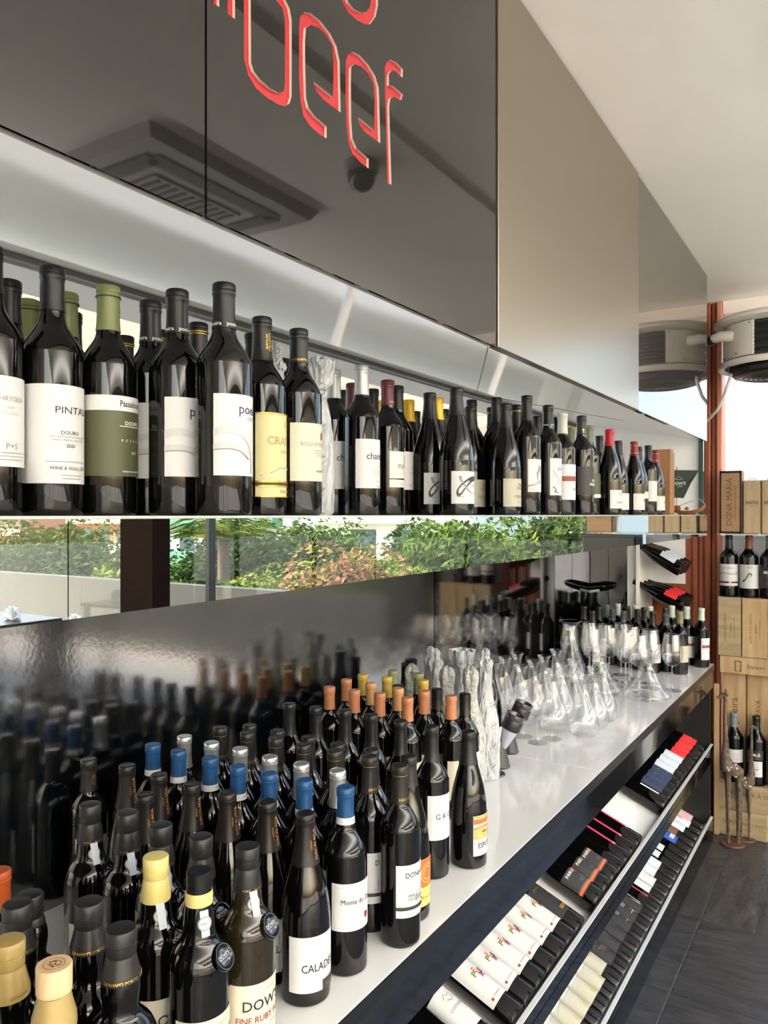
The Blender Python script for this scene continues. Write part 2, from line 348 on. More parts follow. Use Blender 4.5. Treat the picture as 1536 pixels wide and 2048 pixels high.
spec('cedro', BURG, .295, BLK, [(.022, .095, -78, 75, 'kraft', [T('BARU', -.004, .070, .0110, 'tan', bold=.02), K([(-.01, .083), (0, .078), (.01, .082), (.024, .076)], .003, 'brown'), T('CEDRO', -.008, .048, .0110, 'brown')]+small(.006, .035, .04, 2))], capl=.066)
spec('leaf', BORD, .325, BLK, [(.062, .150, -60, 72, 'white', [T('DOURO', -.018, .143, .004, 'grey'), P([(.0, .082), (-.012, .092), (-.015, .112), (-.004, .136), (.006, .130), (.008, .100)], 'grey'), K([(-.04, .078), (-.02, .082), (-.002, .092)], [.004, .003, .002], 'grey'), K([(-.04, .073), (-.02, .068), (.002, .064)], [.002, .005, .006], 'lgrey')])], capl=.07)
spec('poeira_far', BORD, .31, BLK, [(.055, .158, -58, 72, 'white', [T('poeira', .006, .130, .0160, 'purple'), K([(-.03, .125), (-.01, .10), (.012, .075), (.025, .065)], .0018, 'grey'), K([(-.03, .115), (-.012, .088), (.008, .066)], .0015, 'grey'), K([(.02, .11), (.012, .095), (.018, .088)], .0015, 'grey'), K([(-.03, .08), (-.02, .07), (-.025, .066), (-.012, .062)], .002, 'ink')])], capart=[T('poeira   poeira   poeira', 0, -.056, .0075, 'ltext')])
HILL = [R(-.049, .049, .128, .150, 'pale'), P([(-.049, .112), (-.049, .134), (-.03, .139), (-.01, .132), (.02, .118), (.049, .136), (.049, .112)], 'char'), K([(-.04, .118), (-.01, .124), (.02, .138), (.045, .142)], .0018, 'white'), R(-.049, .049, .100, .115, 'brick')]
spec('asl', BORD, .305, (.74, .76, .70), [(.045, .150, -90, 75, 'white', HILL+[T('ASSOBIO', .004, .076, .0090, 'ink', bold=.01)]+small(.01, .064, .03, 1, col='red'))], capl=.062)
spec('mint', BORD, .300, (.76, .82, .77), [(.040, .148, -80, 75, 'white', HILL+[T('ASSOBIO', .004, .074, .0090, 'ink', bold=.01)]+small(.01, .062, .03, 1))], capl=.062)
spec('acor', BORD, .31, (.24, .24, .25), [(.062, .150, -90, 78, 'char', [O(-.002, .134, .018, .0022, 'copper', a0=-50, a1=30), T('Quinta', .002, .107, .0100, 'ltext', bold=.01), T('Adorigo', .002, .095, .0140, 'ltext', bold=.01)])], capart=[D(-.012, -.045, .003, 'gold'), D(-.012, -.052, .002, 'gold')])
spec('alt', BORD, .305, (.42, .44, .33), [(.058, .140, -90, 78, 'olive', [T('ALTANO', .012, .108, .0075, 'ltext', bold=.01), R(-.06, .051, .058, .070, 'white')])])
spec('olive_cap', BORD, .305, (.45, .47, .34), [(.06, .14, -80, 75, 'kraft', [])])
spec('quint', BURG, .295, (.66, .08, .16), [(.022, .085, -72, 74, 'white', [T('QUINTA', -.004, .042, .0130, 'grey'), R(-.012, -.003, .066, .075, 'ink'), R(-.011, -.004, .067, .074, 'white'), T('H', -.0075, .0705, .006, 'ink')])])
spec('redcap2', BURG, .295, (.50, .10, .15), [(.02, .085, -80, 74, 'white', [T('BC', .0, .056, .0170, 'red', bold=.02), R(-.05, .05, .082, .0835, 'gold'), R(-.05, .05, .024, .0250, 'gold')])], rings=((.0165, 'gold'), (.048, 'gold')))
spec('darkburg', BURG, .295, BLK, [(.02, .085, -70, 74, 'white', [T('BR', .012, .055, .008, 'lgrey')]+small(.01, .04, .03, 2))])
spec('darkburg2', BURG, .295, BLK, [(.07, .10, -60, 60, 'white', [])])
spec('maroon', BORD, .305, (.32, .10, .14), [(.06, .15, -70, 70, 'white', [])])
# counter
def ring_label(): return []
spec('blue', BORD, .31, (.10, .27, .46), [(.078, .158, -90, 78, 'white', [R(-.055, -.0540, .084, .152, 'lgrey'), R(-.055, .046, .0835, .0845, 'lgrey'), R(-.055, .046, .1515, .1525, 'lgrey'), T('Quinta do', .004, .144, .0050, 'grey'), T('Monte do Zambal', -.004, .127, .0125, 'ink', sx=.85), T('2019', .006, .115, .0050, 'lgrey'), P([(.002, .104), (.010, .104), (.010, .097), (.006, .092), (.002, .097)], 'dred')])], capl=.062, capart=[R(-.0445, .0445, -.0615, -.0500, 'white'), T('Quinta do', .008, -.056, .0052, 'ink')])
spec('silver', BORD, .31, (.80, .81, .82), [(.07, .16, -75, 75, 'white', [])], capmetal=.75, caprough=.30, capl=.066, capart=[T('VV', .0, -.040, .008, 'grey')])
CASTLE = [R(-.022, -.008, .086, .097, 'grey'), R(-.006, .03, .083, .094, 'grey'), K([(-.03, .083), (-.01, .080), (.02, .086), (.045, .083)], .004, 'lgrey')]+[R(-.021+.004*i, -.019+.004*i, .088, .094, 'white') for i in range(3)]+[D(.0+.008*i, .097, .004, 'lgrey') for i in range(4)]
spec('dona', BORD, .32, (.22, .21, .205), [(.056, .150, -68, 75, 'white', [T('DONA MARIA', .010, .131, .0135, 'ink', bold=.006, sx=.9), T('2018', .014, .121, .0045, 'lgrey')]+CASTLE+[R(-.045, .05, .070, .076, 'char'), T('JULIO BASTOS', .022, .073, .0040, 'copper')]+small(.012, .062, .03, 1))], rings=((.0185, 'gold'),), capl=.068, capart=[T('JULIO BASTOS', .002, -.060, .0060, 'gold')])
spec('plainback', BORD, .31, (.20, .20, .205), [(.07, .15, -70, 70, 'cream', [])], capl=.068)
spec('portes', BURG, .31, (.20, .20, .205), [(.030, .120, -60, 80, 'yellow', [R(-.045, .060, .066, .120, 'orange'), O(.0, .092, .012, .0012, 'yellow'), O(.0, .092, .018, .0010, 'yellow'), T('PORTES DE', .006, .046, .0085, 'ink'), T('RESERVA', .01, .057, .004, 'brown')])])
spec('tallcap', BORD, .32, (.16, .16, .165), [(.07, .15, -70, 70, 'cream', [])], capl=.075)
spec('grou', BORD, .32, (.18, .18, .185), [(.085, .180, -75, 76, 'white', [T('G R O U', -.002, .134, .0165, 'ink'), T('*', .016, .153, .018, 'tan'), T('HERDADE', .008, .146, .0040, 'lgrey')]+small(.01, .122, .03, 2, col='lgrey'))], capl=.075, capart=[T('JL', .0, -.045, .0075, 'ink', bold=.02)])
spec('espo', BURG, .295, (.17, .17, .17), [(.030, .118, -52, 80, 'white', [R(-.036, .056, .066, .118, 'sand'), R(-.036, .056, .100, .110, 'orange'), R(-.036, .056, .110, .118, 'sand'), R(-.036, .056, .092, .100, 'lgrey'), K([(-.036, .090), (-.01, .094), (.02, .091), (.056, .095)], .004, 'tan'), D(-.008, .082, .008, 'olive', .002), D(.02, .075, .012, 'olive', .0025), D(-.02, .073, .008, 'yellow', .002), T('ESPOR\u00c3O', .004, .052, .0165, 'ink', sx=.85)]+small(.012, .040, .03, 2, col='lgrey'))], capl=.072)
spec('orange', BORD, .31, (.70, .46, .32), [(.05, .15, -75, 75, 'cream', [])], capl=.060)
spec('amber', BORD, .31, (.74, .56, .36), [(.05, .15, -75, 75, 'cream', [])], capl=.060)
spec('straw', BORD, .31, (.74, .63, .30), [(.05, .15, -75, 75, 'cream', [])], capl=.060)
spec('sage', BORD, .31, (.52, .54, .40), [(.05, .15, -75, 75, 'cream', [])], capl=.060)
spec('screw', BORD, .30, (.13, .13, .13), [(.05, .15, -75, 75, 'white', [])], closure='screw', capl=.055, capart=[T('Lisa', .0, -.048, .0075, 'gold')])
spec('calada', BURG, .295, (.15, .13, .125), [(.024, .112, -88, 78, 'white', [T('CALADESSA', -.002, .062, .0180, 'ink', bold=.008, sx=.82), T('DOC ALENTEJO', .008, .0535, .0048, 'lgrey'), R(-.006, .054, .024, .040, 'char'), T('TERRAS', .018, .036, .0040, 'copper'), T('DACALADA', .018, .029, .0058, 'copper')])], capl=.080, capart=[T('DACALADA', .003, -.048, .0090, 'copper', 90, .01), T('TERRAS', -.005, -.048, .0045, 'copper', 90)])
spec('kin', BORD, .295, (.17, .17, .165), [(.05, .15, -75, 75, 'cream', [])], capl=.062, capart=[T('K I N', .002, -.040, .0085, 'copper', 90), O(.002, -.040, .006, .0006, 'copper', .015, n=4)])
def seal(col='white'):
    return [(c, [(a-.0085, b) for a, b in v], f) for c, v, f in [R(-.0055, .0055, -.092, -.058, 'pale'), D(0, -.075, .0095, 'white'), O(0, -.075, .0085, .0018, 'grey'), T('PORTO', 0, -.075, .0035, 'ink'), T('WINE', 0, -.079, .0025, 'grey')]]
def medallion(root, pr, H, sc):
    z = .1905*H/.30; mb = MB().lathe([(0, .0026), (.0105, .0026), (.0130, .0030), (.0150, .0046), (.0168, .0046), (.0178, .0030), (.0180, 0.)], 28)
    o = mb.build('glass_seal', MATS['dark_bottle_glass'], root, True)
    o.location = (.0372, .006, z); o.rotation_euler = (0, radians(58), radians(9))
    a = art('lettering', [T("DOW'S", 0, .001, .0070, 'lgrey', bold=.01), T('EST 1798', 0, -.006, .0042, 'lgrey'), K([(-.010, -.002), (0, .0095), (.010, -.002), (-.010, -.002)], .0007, 'lgrey')], lambda s_, q, l: (-q, s_, .0031), o)
DOWS = lambda t, c: [(.020, .120, -92, 82, 'cream', [R(-.064, .057, .020, .0225, 'red'), T('SYMINGTON', .002, .109, .0034, 'copper'), T("DOW'S", -.008, .090, .0205, 'ink', bold=.008), T(t, -.006, .070, .0130, c, bold=.004, sx=.9), T('PORTO', .012, .058, .0062, 'grey')]+small(.01, .036, .07, 2, .003, 'copper')), (.008, .020, -92, 82, 'red', [])]
spec('dow', PORT, .30, (.20, .20, .195), DOWS('FINE RUBY PORT', 'dred'), name='port_bottle', closure='stopper', capl=.062, capart=[T("PORT  .  DOW'S  .  PORT", 0, -.057, .0042, 'gold')]+seal(), extra=medallion)
spec('dow_olive', PORT, .30, (.20, .20, .195), DOWS('FINE RUBY PORT', 'dred'), name='port_bottle', closure='stopper', capl=.062, glass=G_OLIVE, capart=[T("PORT  .  DOW'S  .  PORT", 0, -.057, .0042, 'gold')]+seal(), extra=medallion)
spec('dow_yellow', PORT, .30, (.74, .70, .50), DOWS('LATE BOTTLED', 'ink'), name='port_bottle', closure='stopper', capl=.060, capart=seal(), extra=medallion)
def band(root, pr, H, sc):
    MB().lathe([(.0165, H-.048), (.0178, H-.047), (.0188, H-.040), (.0186, H-.030), (.0176, H-.026), (.0172, H-.026)], 28).build('neck_band', mat('closure_dow_yellow', (.78, .72, .45), .38), root, True); medallion(root, pr, H, sc)
def band2(root, pr, H, sc):
    MB().lathe([(.0212, H-.078), (.0222, H-.076), (.0215, H-.055), (.0200, H-.038), (.0185, H-.036)], 28).build('neck_band', mat('cream_band', (.80, .72, .50), .5), root, True)
    art('lettering', [T('Graham', 0, H-.062, .008, 'tan'), T('PORTO', 0, H-.071, .004, 'tan')], lambda s_, q, l: ((.0228)*cos(s_/.022), .0228*sin(s_/.022), q), root)
    lo = MB().lathe([(.0172, H-.004), (.0176, H-.001), (.016, H+.0008), (.010, H+.0012), (0, H+.0010)], 24).build('tax_seal', pm('pale'), root, True)
spec('dow_band', PORT, .30, (.09, .09, .09), DOWS('TAWNY PORT', 'ink'), name='port_bottle', closure='screw', capl=.030, capart=[(c, [(x, z+.012) for x, z in v], f) for c, v, f in seal()], extra=band)
spec('graham', BALL, .30, (.21, .21, .215), [(.03, .12, -80, 80, 'cream', [])], name='port_bottle', closure='stopper', capl=.058, capart=[T("GRAHAM'S PORTO   GRAHAM'S", 0, -.054, .0048, 'gold')])
spec('graham_low', BALL, .27, (.17, .17, .165), [(.03, .11, -80, 80, 'cream', [])], name='port_bottle', closure='stopper', capl=.040)
spec('gold_port', BALL, .30, (.62, .53, .32), [(.03, .12, -80, 80, 'cream', [])], name='port_bottle', closure='stopper', capl=.062, capart=[T('GRAHAM', 0, -.056, .0048, 'brown')])
def cork(root, pr, H, sc):
    MB().lathe([(.0176, H-.0285), (.0184, H-.0275), (.0186, H-.0010), (.0178, H+.0005), (.0, H+.0005)], 28).build('cork', mat('cork_wood', (.78, .68, .54), .55, noise=(90, (.72, .60, .46), (1, 1, .25))), root, True)
    art('lettering', [O(0, 0, .011, .0006, 'brown'), K([(-.007, -.002), (-.002, .004), (.003, -.001), (.007, .003)], .0016, 'brown'), K([(-.005, -.005), (.0, -.002), (.006, -.005)], .0012, 'brown'), O(.001, .001, .006, .0008, 'brown', n=9)], lambda s_, q, l: (s_, q, H+.0009), root)
spec('cork_port', BALL, .30, (.62, .54, .34), [(.03, .12, -80, 80, 'cream', [])], name='port_bottle', closure='stopper', capl=.066, extra=cork)
spec('band_port', BALL, .32, (.08, .08, .08), [(.03, .12, -80, 80, 'cream', [])], name='port_bottle', closure='screw', capl=.036, extra=band2)
spec('orange_wax', BORD, .28, (.62, .28, .10), [], capl=.055)
# far end of the counter
spec('greytop', BORD, .285, (.30, .31, .34), [(.05, .14, -75, 75, 'white', [])], capl=.055, rings=((.05, 'lgrey'),))
spec('greentop', BORD, .30, (.30, .45, .38), [(.05, .14, -75, 75, 'white', [])])
spec('blacktop', BORD, .300, (.12, .12, .12), [(.05, .14, -75, 75, 'white', [])], capl=.065)
spec('bronzetop', BORD, .30, (.28, .22, .16), [(.05, .14, -75, 75, 'cream', [])])
# racks
def col_word(ws, x, z, s): return [T(a, x+dx*s, z+dz*s, s, c, bold=.03) for a, dx, dz, c in ws]
PX = col_word([('P', -.45, .0, 'green'), ('E', .0, .35, 'orange'), ('I', .15, -.3, 'orange'), ('X', .45, -.55, 'purple'), ('E', .72, -.1, 'ink')], -.002, .126, .0205)
spec('peixe', BORD, .31, BLK, [(.050, .175, -72, 72, 'white', PX+[R(-.032, -.0255, .058, .0645, 'brick')]+[R(-.021, .004, .0625, .064, 'grey'), R(-.021, -.002, .059, .0600, 'lgrey')])])
spec('costa', BORD, .31, BLK, [(.055, .165, -72, 72, 'white', [T('COSTA DA', .0, .112, .009, 'ink'), K([(-.012, .14), (-.004, .15), (.004, .142), (.010, .148), (.014, .132), (.004, .128), (-.006, .134)], .0014, 'brown'), T('2017', .016, .096, .004, 'grey')])])
spec('goldlab', BORD, .31, BLK, [(.050, .165, -75, 75, 'ink', [T('PASS', -.012, .152, .0120, 'gold', bold=.01), T('I', .0, .138, .012, 'gold'), T('Sto', .010, .122, .0110, 'gold'), R(-.016, .012, .062, .073, 'gold'), T('n', -.002, .067, .010, 'ink', bold=.02)]+small(.008, .10, .02, 3, .006, 'gold'))])
spec('parus', BURG, .295, BLK, [(.040, .118, -75, 75, 'char', [R(-.053, .053, .044, .053, 'orange'), T('PARUS', -.012, .106, .0150, 'ltext', bold=.01), R(.008, .024, .094, .112, 'orange'), R(.012, .020, .092, .107, 'char'), T('reserva', .012, .080, .005, 'lgrey'), R(-.05, .05, .055, .0562, 'grey')]+small(.0, .072, .03, 3, .004, 'grey'))])
spec('pinkstripe', BORD, .31, BLK, [(.055, .175, -8, 8, 'pink', [R(-.003, .003, .060, .066, 'white')])])
spec('nolabel', BORD, .31, BLK, [])
spec('strip', BURG, .295, BLK, [(.04, .12, -16, -4, 'white', [])])
spec('navy', BURG, .295, BLK, [(.038, .128, -68, 68, 'navy', [O(-.002, .108, .011, .0008, 'pale', a0=180, a1=360), R(-.001, .001, .060, .068, 'pale')])])
spec('whiteblue', BURG, .295, BLK, [(.045, .132, -70, 70, 'pale', [O(-.002, .112, .010, .0008, 'navy', a0=180, a1=360)]+small(0, .085, .04, 3, .008, 'lgrey'))])
spec('redlab', BURG, .295, BLK, [(.045, .115, -70, 70, 'red', [O(.004, .09, .012, .0016, 'rose', n=8), T('tinto', -.006, .075, .009, 'rose'), R(-.04, .04, .055, .0558, 'rose')])])
spec('lavra', BORD, .31, BLK, [(.042, .165, -70, 70, 'kraft', [R(-.030, .034, .120, .158, 'pale'), K([(-.02, .150), (-.008, .135), (.004, .148), (.014, .130), (.026, .142)], .006, 'grey'), K([(-.024, .128), (-.004, .142), (.016, .124)], .004, 'lgrey'), D(.008, .058, .009, 'sand'), D(.018, .064, .008, 'sand'), K([(-.03, .10), (0, .112), (.034, .096)], .002, 'sky'), R(-.034, .034, .090, .0908, 'lgrey')])])
spec('wrinkled', BORD, .31, BLK, [(.060, .165, -75, 75, 'kraft', [T('Terras', -.006, .12, .012, 'tan'), K([(-.04, .14), (-.01, .135), (.03, .142)], .001, 'grey')]+small(0, .095, .04, 3, .008, 'grey'))])
spec('por', BORD, .31, BLK, [(.050, .175, -75, 75, 'ink', [R(-.049, .049, .150, .175, 'pale'), T('POR', -.012, .128, .0150, 'ltext', bold=.02), T('TUGAL', .010, .118, .006, 'pink')]+small(.0, .105, .05, 4, .006, 'rose'))])
spec('vinho', BORD, .31, BLK, [(.055, .165, -70, 70, 'ink', [T('VINHO', -.010, .148, .0080, 'ltext'), T('tinto', .006, .138, .0050, 'ltext')]+small(0, .12, .03, 4, .007, 'grey'))])
spec('vinha', BORD, .31, BLK, [(.055, .170, -75, 75, 'ink', [T('VINHA', -.012, .157, .0110, 'ltext', bold=.02), T('ROE', .0, .141, .0140, 'ltext', bold=.02), R(-.012, .026, .076, .0775, 'ltext'), R(.006, .0075, .064, .092, 'ltext')]+[R(-.012, .016, .128-.0045*i, .1295-.0045*i, 'lgrey') for i in range(5)])])
spec('splash', BORD, .31, BLK, [(.055, .165, -60, 60, 'ink', [P([(-.03, .165), (-.005, .164), (.0, .155), (-.014, .150), (-.024, .156)], 'white'), P([(-.004, .10), (.018, .13), (.024, .128), (.016, .07), (.0, .064)], 'white')])])
spec('qlab', BORD, .31, BLK, [(.06, .128, -50, 50, 'white', [O(.0, .098, .012, .0012, 'grey'), K([(.004, .092), (.014, .084)], .0012, 'grey'), R(-.018, .01, .068, .0690, 'tan'), R(.014, .018, .063, .070, 'copper')])])
spec('curve', BORD, .31, BLK, [(.075, .150, -62, 40, 'pale', [P([(-.041, .075), (-.041, .10), (-.02, .095), (.0, .082), (.008, .075)], 'ink')])])
spec('square', BORD, .31, BLK, [(.098, .155, -45, 30, 'pale', [O(-.006, .128, .008, .0015, 'sky', n=7), R(-.02, .006, .108, .110, 'sky'), K([(-.018, .14), (.002, .134)], .002, 'blue')])])
spec('bluelab', BORD, .31, BLK, [(.07, .150, -66, 66, 'blue', [R(-.018, .020, .085, .105, 'pale'), T('A', .0, .128, .014, 'pale'), R(-.016, .018, .094, .0952, 'blue')])])
spec('brownlab', BORD, .31, BLK, [(.085, .135, -60, 60, 'brown', [T('uva', 0, .112, .012, 'copper'), R(-.02, .02, .095, .0962, 'copper')])])
spec('whitelab', BORD, .31, BLK, [(.065, .155, -70, 70, 'pale', small(0, .12, .03, 2, .01, 'lgrey'))])
spec('whitepink', BORD, .31, BLK, [(.055, .165, -70, 70, 'pale', [R(-.02, .02, .10, .135, 'rose'), R(-.03, .03, .145, .148, 'lgrey')])])
spec('rosy', BORD, .31, BLK, [(.06, .150, -70, 70, 'kraft', [R(-.04, .04, .072, .105, 'rose'), T('rose', 0, .125, .010, 'tan')])])
# large bottles by the crates
spec('mag_dona', BORD, .335, (.12, .17, .15), [(.048, .142, -75, 75, 'white', [T('DONA MARIA', .0, .125, .0065, 'ink'), R(-.05, .05, .094, .102, 'lgrey'), K([(-.045, .098), (-.02, .104), (.01, .100), (.045, .105)], .004, 'grey'), R(-.05, .05, .060, .067, 'ink'), D(.006, .0635, .0045, 'gold')])], scale=1.25)
spec('mag_leaf', BORD, .335, (.45, .25, .14), [(.040, .142, -78, 78, 'white', [T('MONTE DA', .004, .133, .0046, 'ink'), T('RAPOSINHA', .004, .128, .0046, 'ink'), P([(-.028, .066), (-.024, .076), (-.012, .084), (-.008, .078), (-.018, .068)], 'green'), K([(-.012, .08), (-.006, .09), (.002, .104), (.010, .100), (.004, .088)], [.004, .006, .007, .006, .002], 'green'), K([(-.002, .09), (.0, .07)], .0006, 'green')])], scale=1.25)
spec('mag_char', BORD, .335, (.38, .43, .43), [(.045, .135, -80, 80, 'char', [R(-.024, .044, .106, .117, 'white'), T('HADRAO', .008, .1115, .0095, 'ink', bold=.02), T('reserva', -.004, .098, .005, 'lgrey'), T('DOURO', .006, .064, .008, 'grey')])], scale=1.25)
spec('mag_white', BORD, .36, (.42, .47, .50), [(.085, .140, -50, 70, 'white', small(.008, .12, .04, 3, .01, 'grey')), (.03, .120, -125, -62, 'cream', [])], scale=1.25)
spec('mag_mus', BORD, .36, (.12, .20, .17), [(.040, .105, -38, 38, 'white', [K([(-.018, .088), (-.006, .08), (.006, .084), (.018, .078)], .004, 'lgrey'), P([(-.006, .074), (.012, .074), (.006, .069), (-.002, .069)], 'ink')]), (.110, .150, -45, 45, 'ink', [T('MUS', .0, .130, .0165, 'ltext', bold=.01), K([(.008, .141), (.0105, .139), (.013, .141)], .001, 'ltext'), R(-.010, .010, .1160, .1168, 'lgrey')])], scale=1.25)
spec('mag_dark', BORD, .36, (.12, .13, .13), [(.04, .10, -40, 40, 'char', [])], scale=1.25)

# ------------------------------------------------------------------ the room
pav = mat('terrace', (.86, .83, .78), .8, noise=(3, (.82, .79, .74), (1, 1, 1)))
CT = .92                                         # counter top
CX, NX = -.69, -1.37                             # display front plane, display back plane
CEIL = EZ+1.20
YE = 4.70                                        # end wall with the windows
def struct(o): o['kind'] = 'structure'; return o
ceil_m = mat('ceiling_paint', (.95, .935, .90), .8, noise=(1.6, (.965, .95, .92), (1, 1, 1)), bump=(9, .25, .01))
struct(bxo('ceiling', -1.6, 7.0, -3.2, YE+.35, CEIL, CEIL+.25, ceil_m))
struct(bxo('trim_beam', -.70, 7.0, YE-.02, YE+.30, EZ+1.13, CEIL+.001, mat('beam_paint', (.95, .90, .86), .7)))
struct(bxo('trim_ceiling_joint', -.125, -.095, -1.0, 2.9, CEIL-.012, CEIL+.002, ceil_m))
wall_m = mat('wall_paint', (.92, .91, .88), .7)
struct(bxo('wall_left', -1.62, -1.45, -3.2, YE+.3, 0, EZ-.02, wall_m)); struct(bxo('wall_left', -1.62, -1.45, -3.2, YE+.3, EZ+.50, CEIL, wall_m))
struct(bxo('wall_left', -1.62, -1.45, -3.2, -.62, EZ-.02, EZ+.50, wall_m)); struct(bxo('wall_left', -1.62, -1.45, 4.12, YE+.3, EZ-.02, EZ+.50, wall_m))
struct(bxo('wall_back', -1.6, 1.0, -3.3, -3.15, 0, CEIL, mat('back_wall_paint', (.88, .86, .82), .7)))
# slate floor: tiles of 0.585 m
slate = mat('slate', (.16, .165, .18), .34, ior=1.6, noise=(5, (.235, .235, .245), (1, 3.2, 1)), bump=(4.5, .55, .03, (1, 3.5, 1)))
slate2 = mat('slate_brown', (.18, .175, .18), .36, ior=1.6, noise=(4, (.25, .245, .24), (2.6, 1, 1)), bump=(4, .6, .03, (3, 1, 1)))
fl = struct(bxo('floor', -1.6, 7.0, -3.2, YE+.3, -.05, -.006, mat('grout', (.45, .44, .43), .8)))
tp = .585; ti = None
for i in range(-1, 12):
    for j in range(-10, 4):
        x0, y0 = -.60+i*tp, 2.86+j*tp
        if x0 < -1.3 or x0 > 6.6 or y0 > YE+.1 or y0 < -3.1: continue
        if ti is None:
            ti = [MB().box(.002, tp-.002, .002, tp-.002, -.02, 0, 0, .0015).build('tile', m, fl).data for m in (slate, slate2)]
            o = [q for q in bpy.data.objects if q.name.startswith('tile')]
            for q in o: bpy.data.objects.remove(q)
        t = bpy.data.objects.new('tile', ti[random.random() < .35]); COL.objects.link(t); t.parent = fl
        if random.random() < .5: t.rotation_euler = (0, 0, pi); t.location = (x0+tp, y0+tp, random.uniform(-.0006, .0006))
        else: t.location = (x0, y0, random.uniform(-.0006, .0006))
# wooden end wall and window post
wood_r = mat('red_wood', (.60, .33, .21), .42, noise=(3, (.52, .26, .16), (9, 9, .7)), bump=(6, .15, .004, (8, 8, .6)))
struct(bxo('wall_end', -1.45, -.86, YE, YE+.10, 0, CEIL, wood_r))
post = struct(bxo('trim_window_post', -.86, -.835, YE-.02, YE+.10, 0, CEIL, wood_r))
bxo('moulding', -.833, -.800, YE-.005, YE+.10, 0, CEIL, wood_r, post, .006)
bxo('moulding', -.798, -.765, YE-.03, YE+.10, 0, CEIL, wood_r, post, .006)
bxo('moulding', -.763, -.735, YE-.01, YE+.10, 0, CEIL, wood_r, post, .006)
bxo('moulding', -.733, -.703, YE-.03, YE+.10, 0, CEIL, mat('red_wood_lit', (.80, .52, .42), .45), post, .006)  # paler copy of the red wood, its lit face put into the colour
# end windows, reflected in the mirror fascia
frame_m = mat('window_frame', (.10, .10, .11), .4)
xs = [-.70, .163, .649, 2.17, 3.44, 5.2, 6.9]
for n, (a, b) in enumerate(zip(xs, xs[1:])):
    w = struct(bxo('window_%d' % (n+1), a+.003, b-.003, YE+.120, YE+.126, .02, EZ+1.13, G_PANE))
    bxo('sill_frame', a, b, YE+.10, YE+.15, 0, .03, frame_m, w)
for n in range(3):
    x0 = 1.0+n*1.97
    w = struct(bxo('window_%d' % (n+11), x0+.02, x0+1.95, -3.20, -3.194, .02, CEIL, G_PANE))
    bxo('sill_frame', x0, x0+1.97, -3.23, -3.17, 0, .05, frame_m, w); bxo('stile_frame', x0-.02, x0+.03, -3.23, -3.17, 0, CEIL, frame_m, w)
struct(bxo('trim_mullion', 3.42, 3.46, YE+.08, YE+.16, 0, EZ+1.13, frame_m))
for n in range(4):
    y0 = -3.1+n*1.95
    w = struct(bxo('window_%d' % (n+7), 6.90, 6.906, y0+.02, y0+1.93, .02, CEIL, G_PANE))
    bxo('sill_frame', 6.87, 6.93, y0, y0+1.95, 0, .05, frame_m, w); bxo('stile_frame', 6.87, 6.93, y0-.02, y0+.03, 0, CEIL, frame_m, w)
dc = struct(bxo('trim_column', 3.90, 4.32, YE-.12, YE+.08, 0, CEIL, mat('dark_column', (.12, .075, .065), .9, ior=1.1, noise=(7, (.09, .06, .055), (1, 1, 4)))))

# ------------------------------------------------------------------ overhead cabinet with the cut-out sign
cab = thing('overhead_cabinet', (0, 0, 0), 'long black gloss overhead cabinet hung under the ceiling above the bottle shelf', 'cabinet')
CB, CTOP = EZ+.366, CEIL-.004
pan_m = [mat('gloss_panel', (.12, .115, .11), .03, ior=1.62, bump=(1.3, .05, .02)),
         mat('satin_panel', (.27, .262, .245), .30, ior=3.4, tint=(1, .86, .70)), mat('gloss_panel_far', (.23, .22, .215), .03, ior=2.5, tint=(1, .86, .70))]
mat('cut_edge', (.86, .84, .80), .7)
Ys = [-.60, .682, 1.552, 2.762, 4.12]
# carcass
mb = MB(); mb.box(NX, CX-.036, Ys[0], Ys[-1], CB+.14, CTOP); mb.build('carcass', M_DARK, cab)
def letter(pts): return [onX(400+x/3.572, y/3.572, CX) for x, y in pts]
b_out = [(312, -900), (315, 420), (345, 540), (400, 630), (480, 700), (560, 748), (605, 760), (640, 740), (655, 690), (655, 150), (640, 60), (600, -20), (520, -90), (440, -160), (360, -180), (360, -900)]
b_in = [(362, -60), (365, 450), (385, 510), (430, 570), (500, 630), (560, 662), (600, 655), (607, 600), (607, 150), (590, 60), (540, 0), (450, -60), (390, -90)]
e1 = [(905, 990), (860, 965), (790, 905), (740, 830), (718, 720), (708, 560), (708, 200), (715, 120), (745, 88), (790, 95), (860, 150), (930, 240), (975, 330), (998, 440), (1005, 805), (950, 765), (880, 710), (830, 650), (808, 582), (820, 590), (950, 695), (955, 440), (945, 330), (900, 250), (850, 200), (790, 178), (757, 200), (750, 300), (752, 500), (758, 700), (775, 770), (820, 830), (905, 905)]
e2 = [(1205, 1205), (1150, 1165), (1090, 1100), (1060, 1010), (1048, 900), (1040, 700), (1042, 440), (1060, 385), (1090, 370), (1140, 395), (1200, 460), (1250, 540), (1275, 620), (1280, 700), (1288, 1025), (1240, 990), (1180, 945), (1140, 890), (1128, 838), (1140, 845), (1245, 930), (1248, 700), (1240, 600), (1200, 520), (1150, 475), (1105, 458), (1080, 480), (1078, 600), (1080, 850), (1090, 990), (1120, 1060), (1205, 1135)]
ff = [(1340, 1312), (1328, 900), (1320, 480), (1335, 440), (1360, 425), (1400, 445), (1450, 495), (1448, 555), (1430, 545), (1400, 510), (1370, 505), (1350, 530), (1350, 610), (1380, 615), (1450, 675), (1440, 715), (1420, 715), (1385, 690), (1360, 705), (1352, 760), (1368, 1320)]
i1 = [(85, -700), (138, -660), (138, 52), (90, 22)]
i2 = [(197, -700), (250, -660), (250, 138), (198, 100)]
oo_out = [(1000, -20), (1060, 90), (1120, 145), (1180, 175), (1215, 175), (1255, 120), (1272, 40), (1272, -500), (1240, -600), (1120, -640), (1020, -560), (995, -400)]
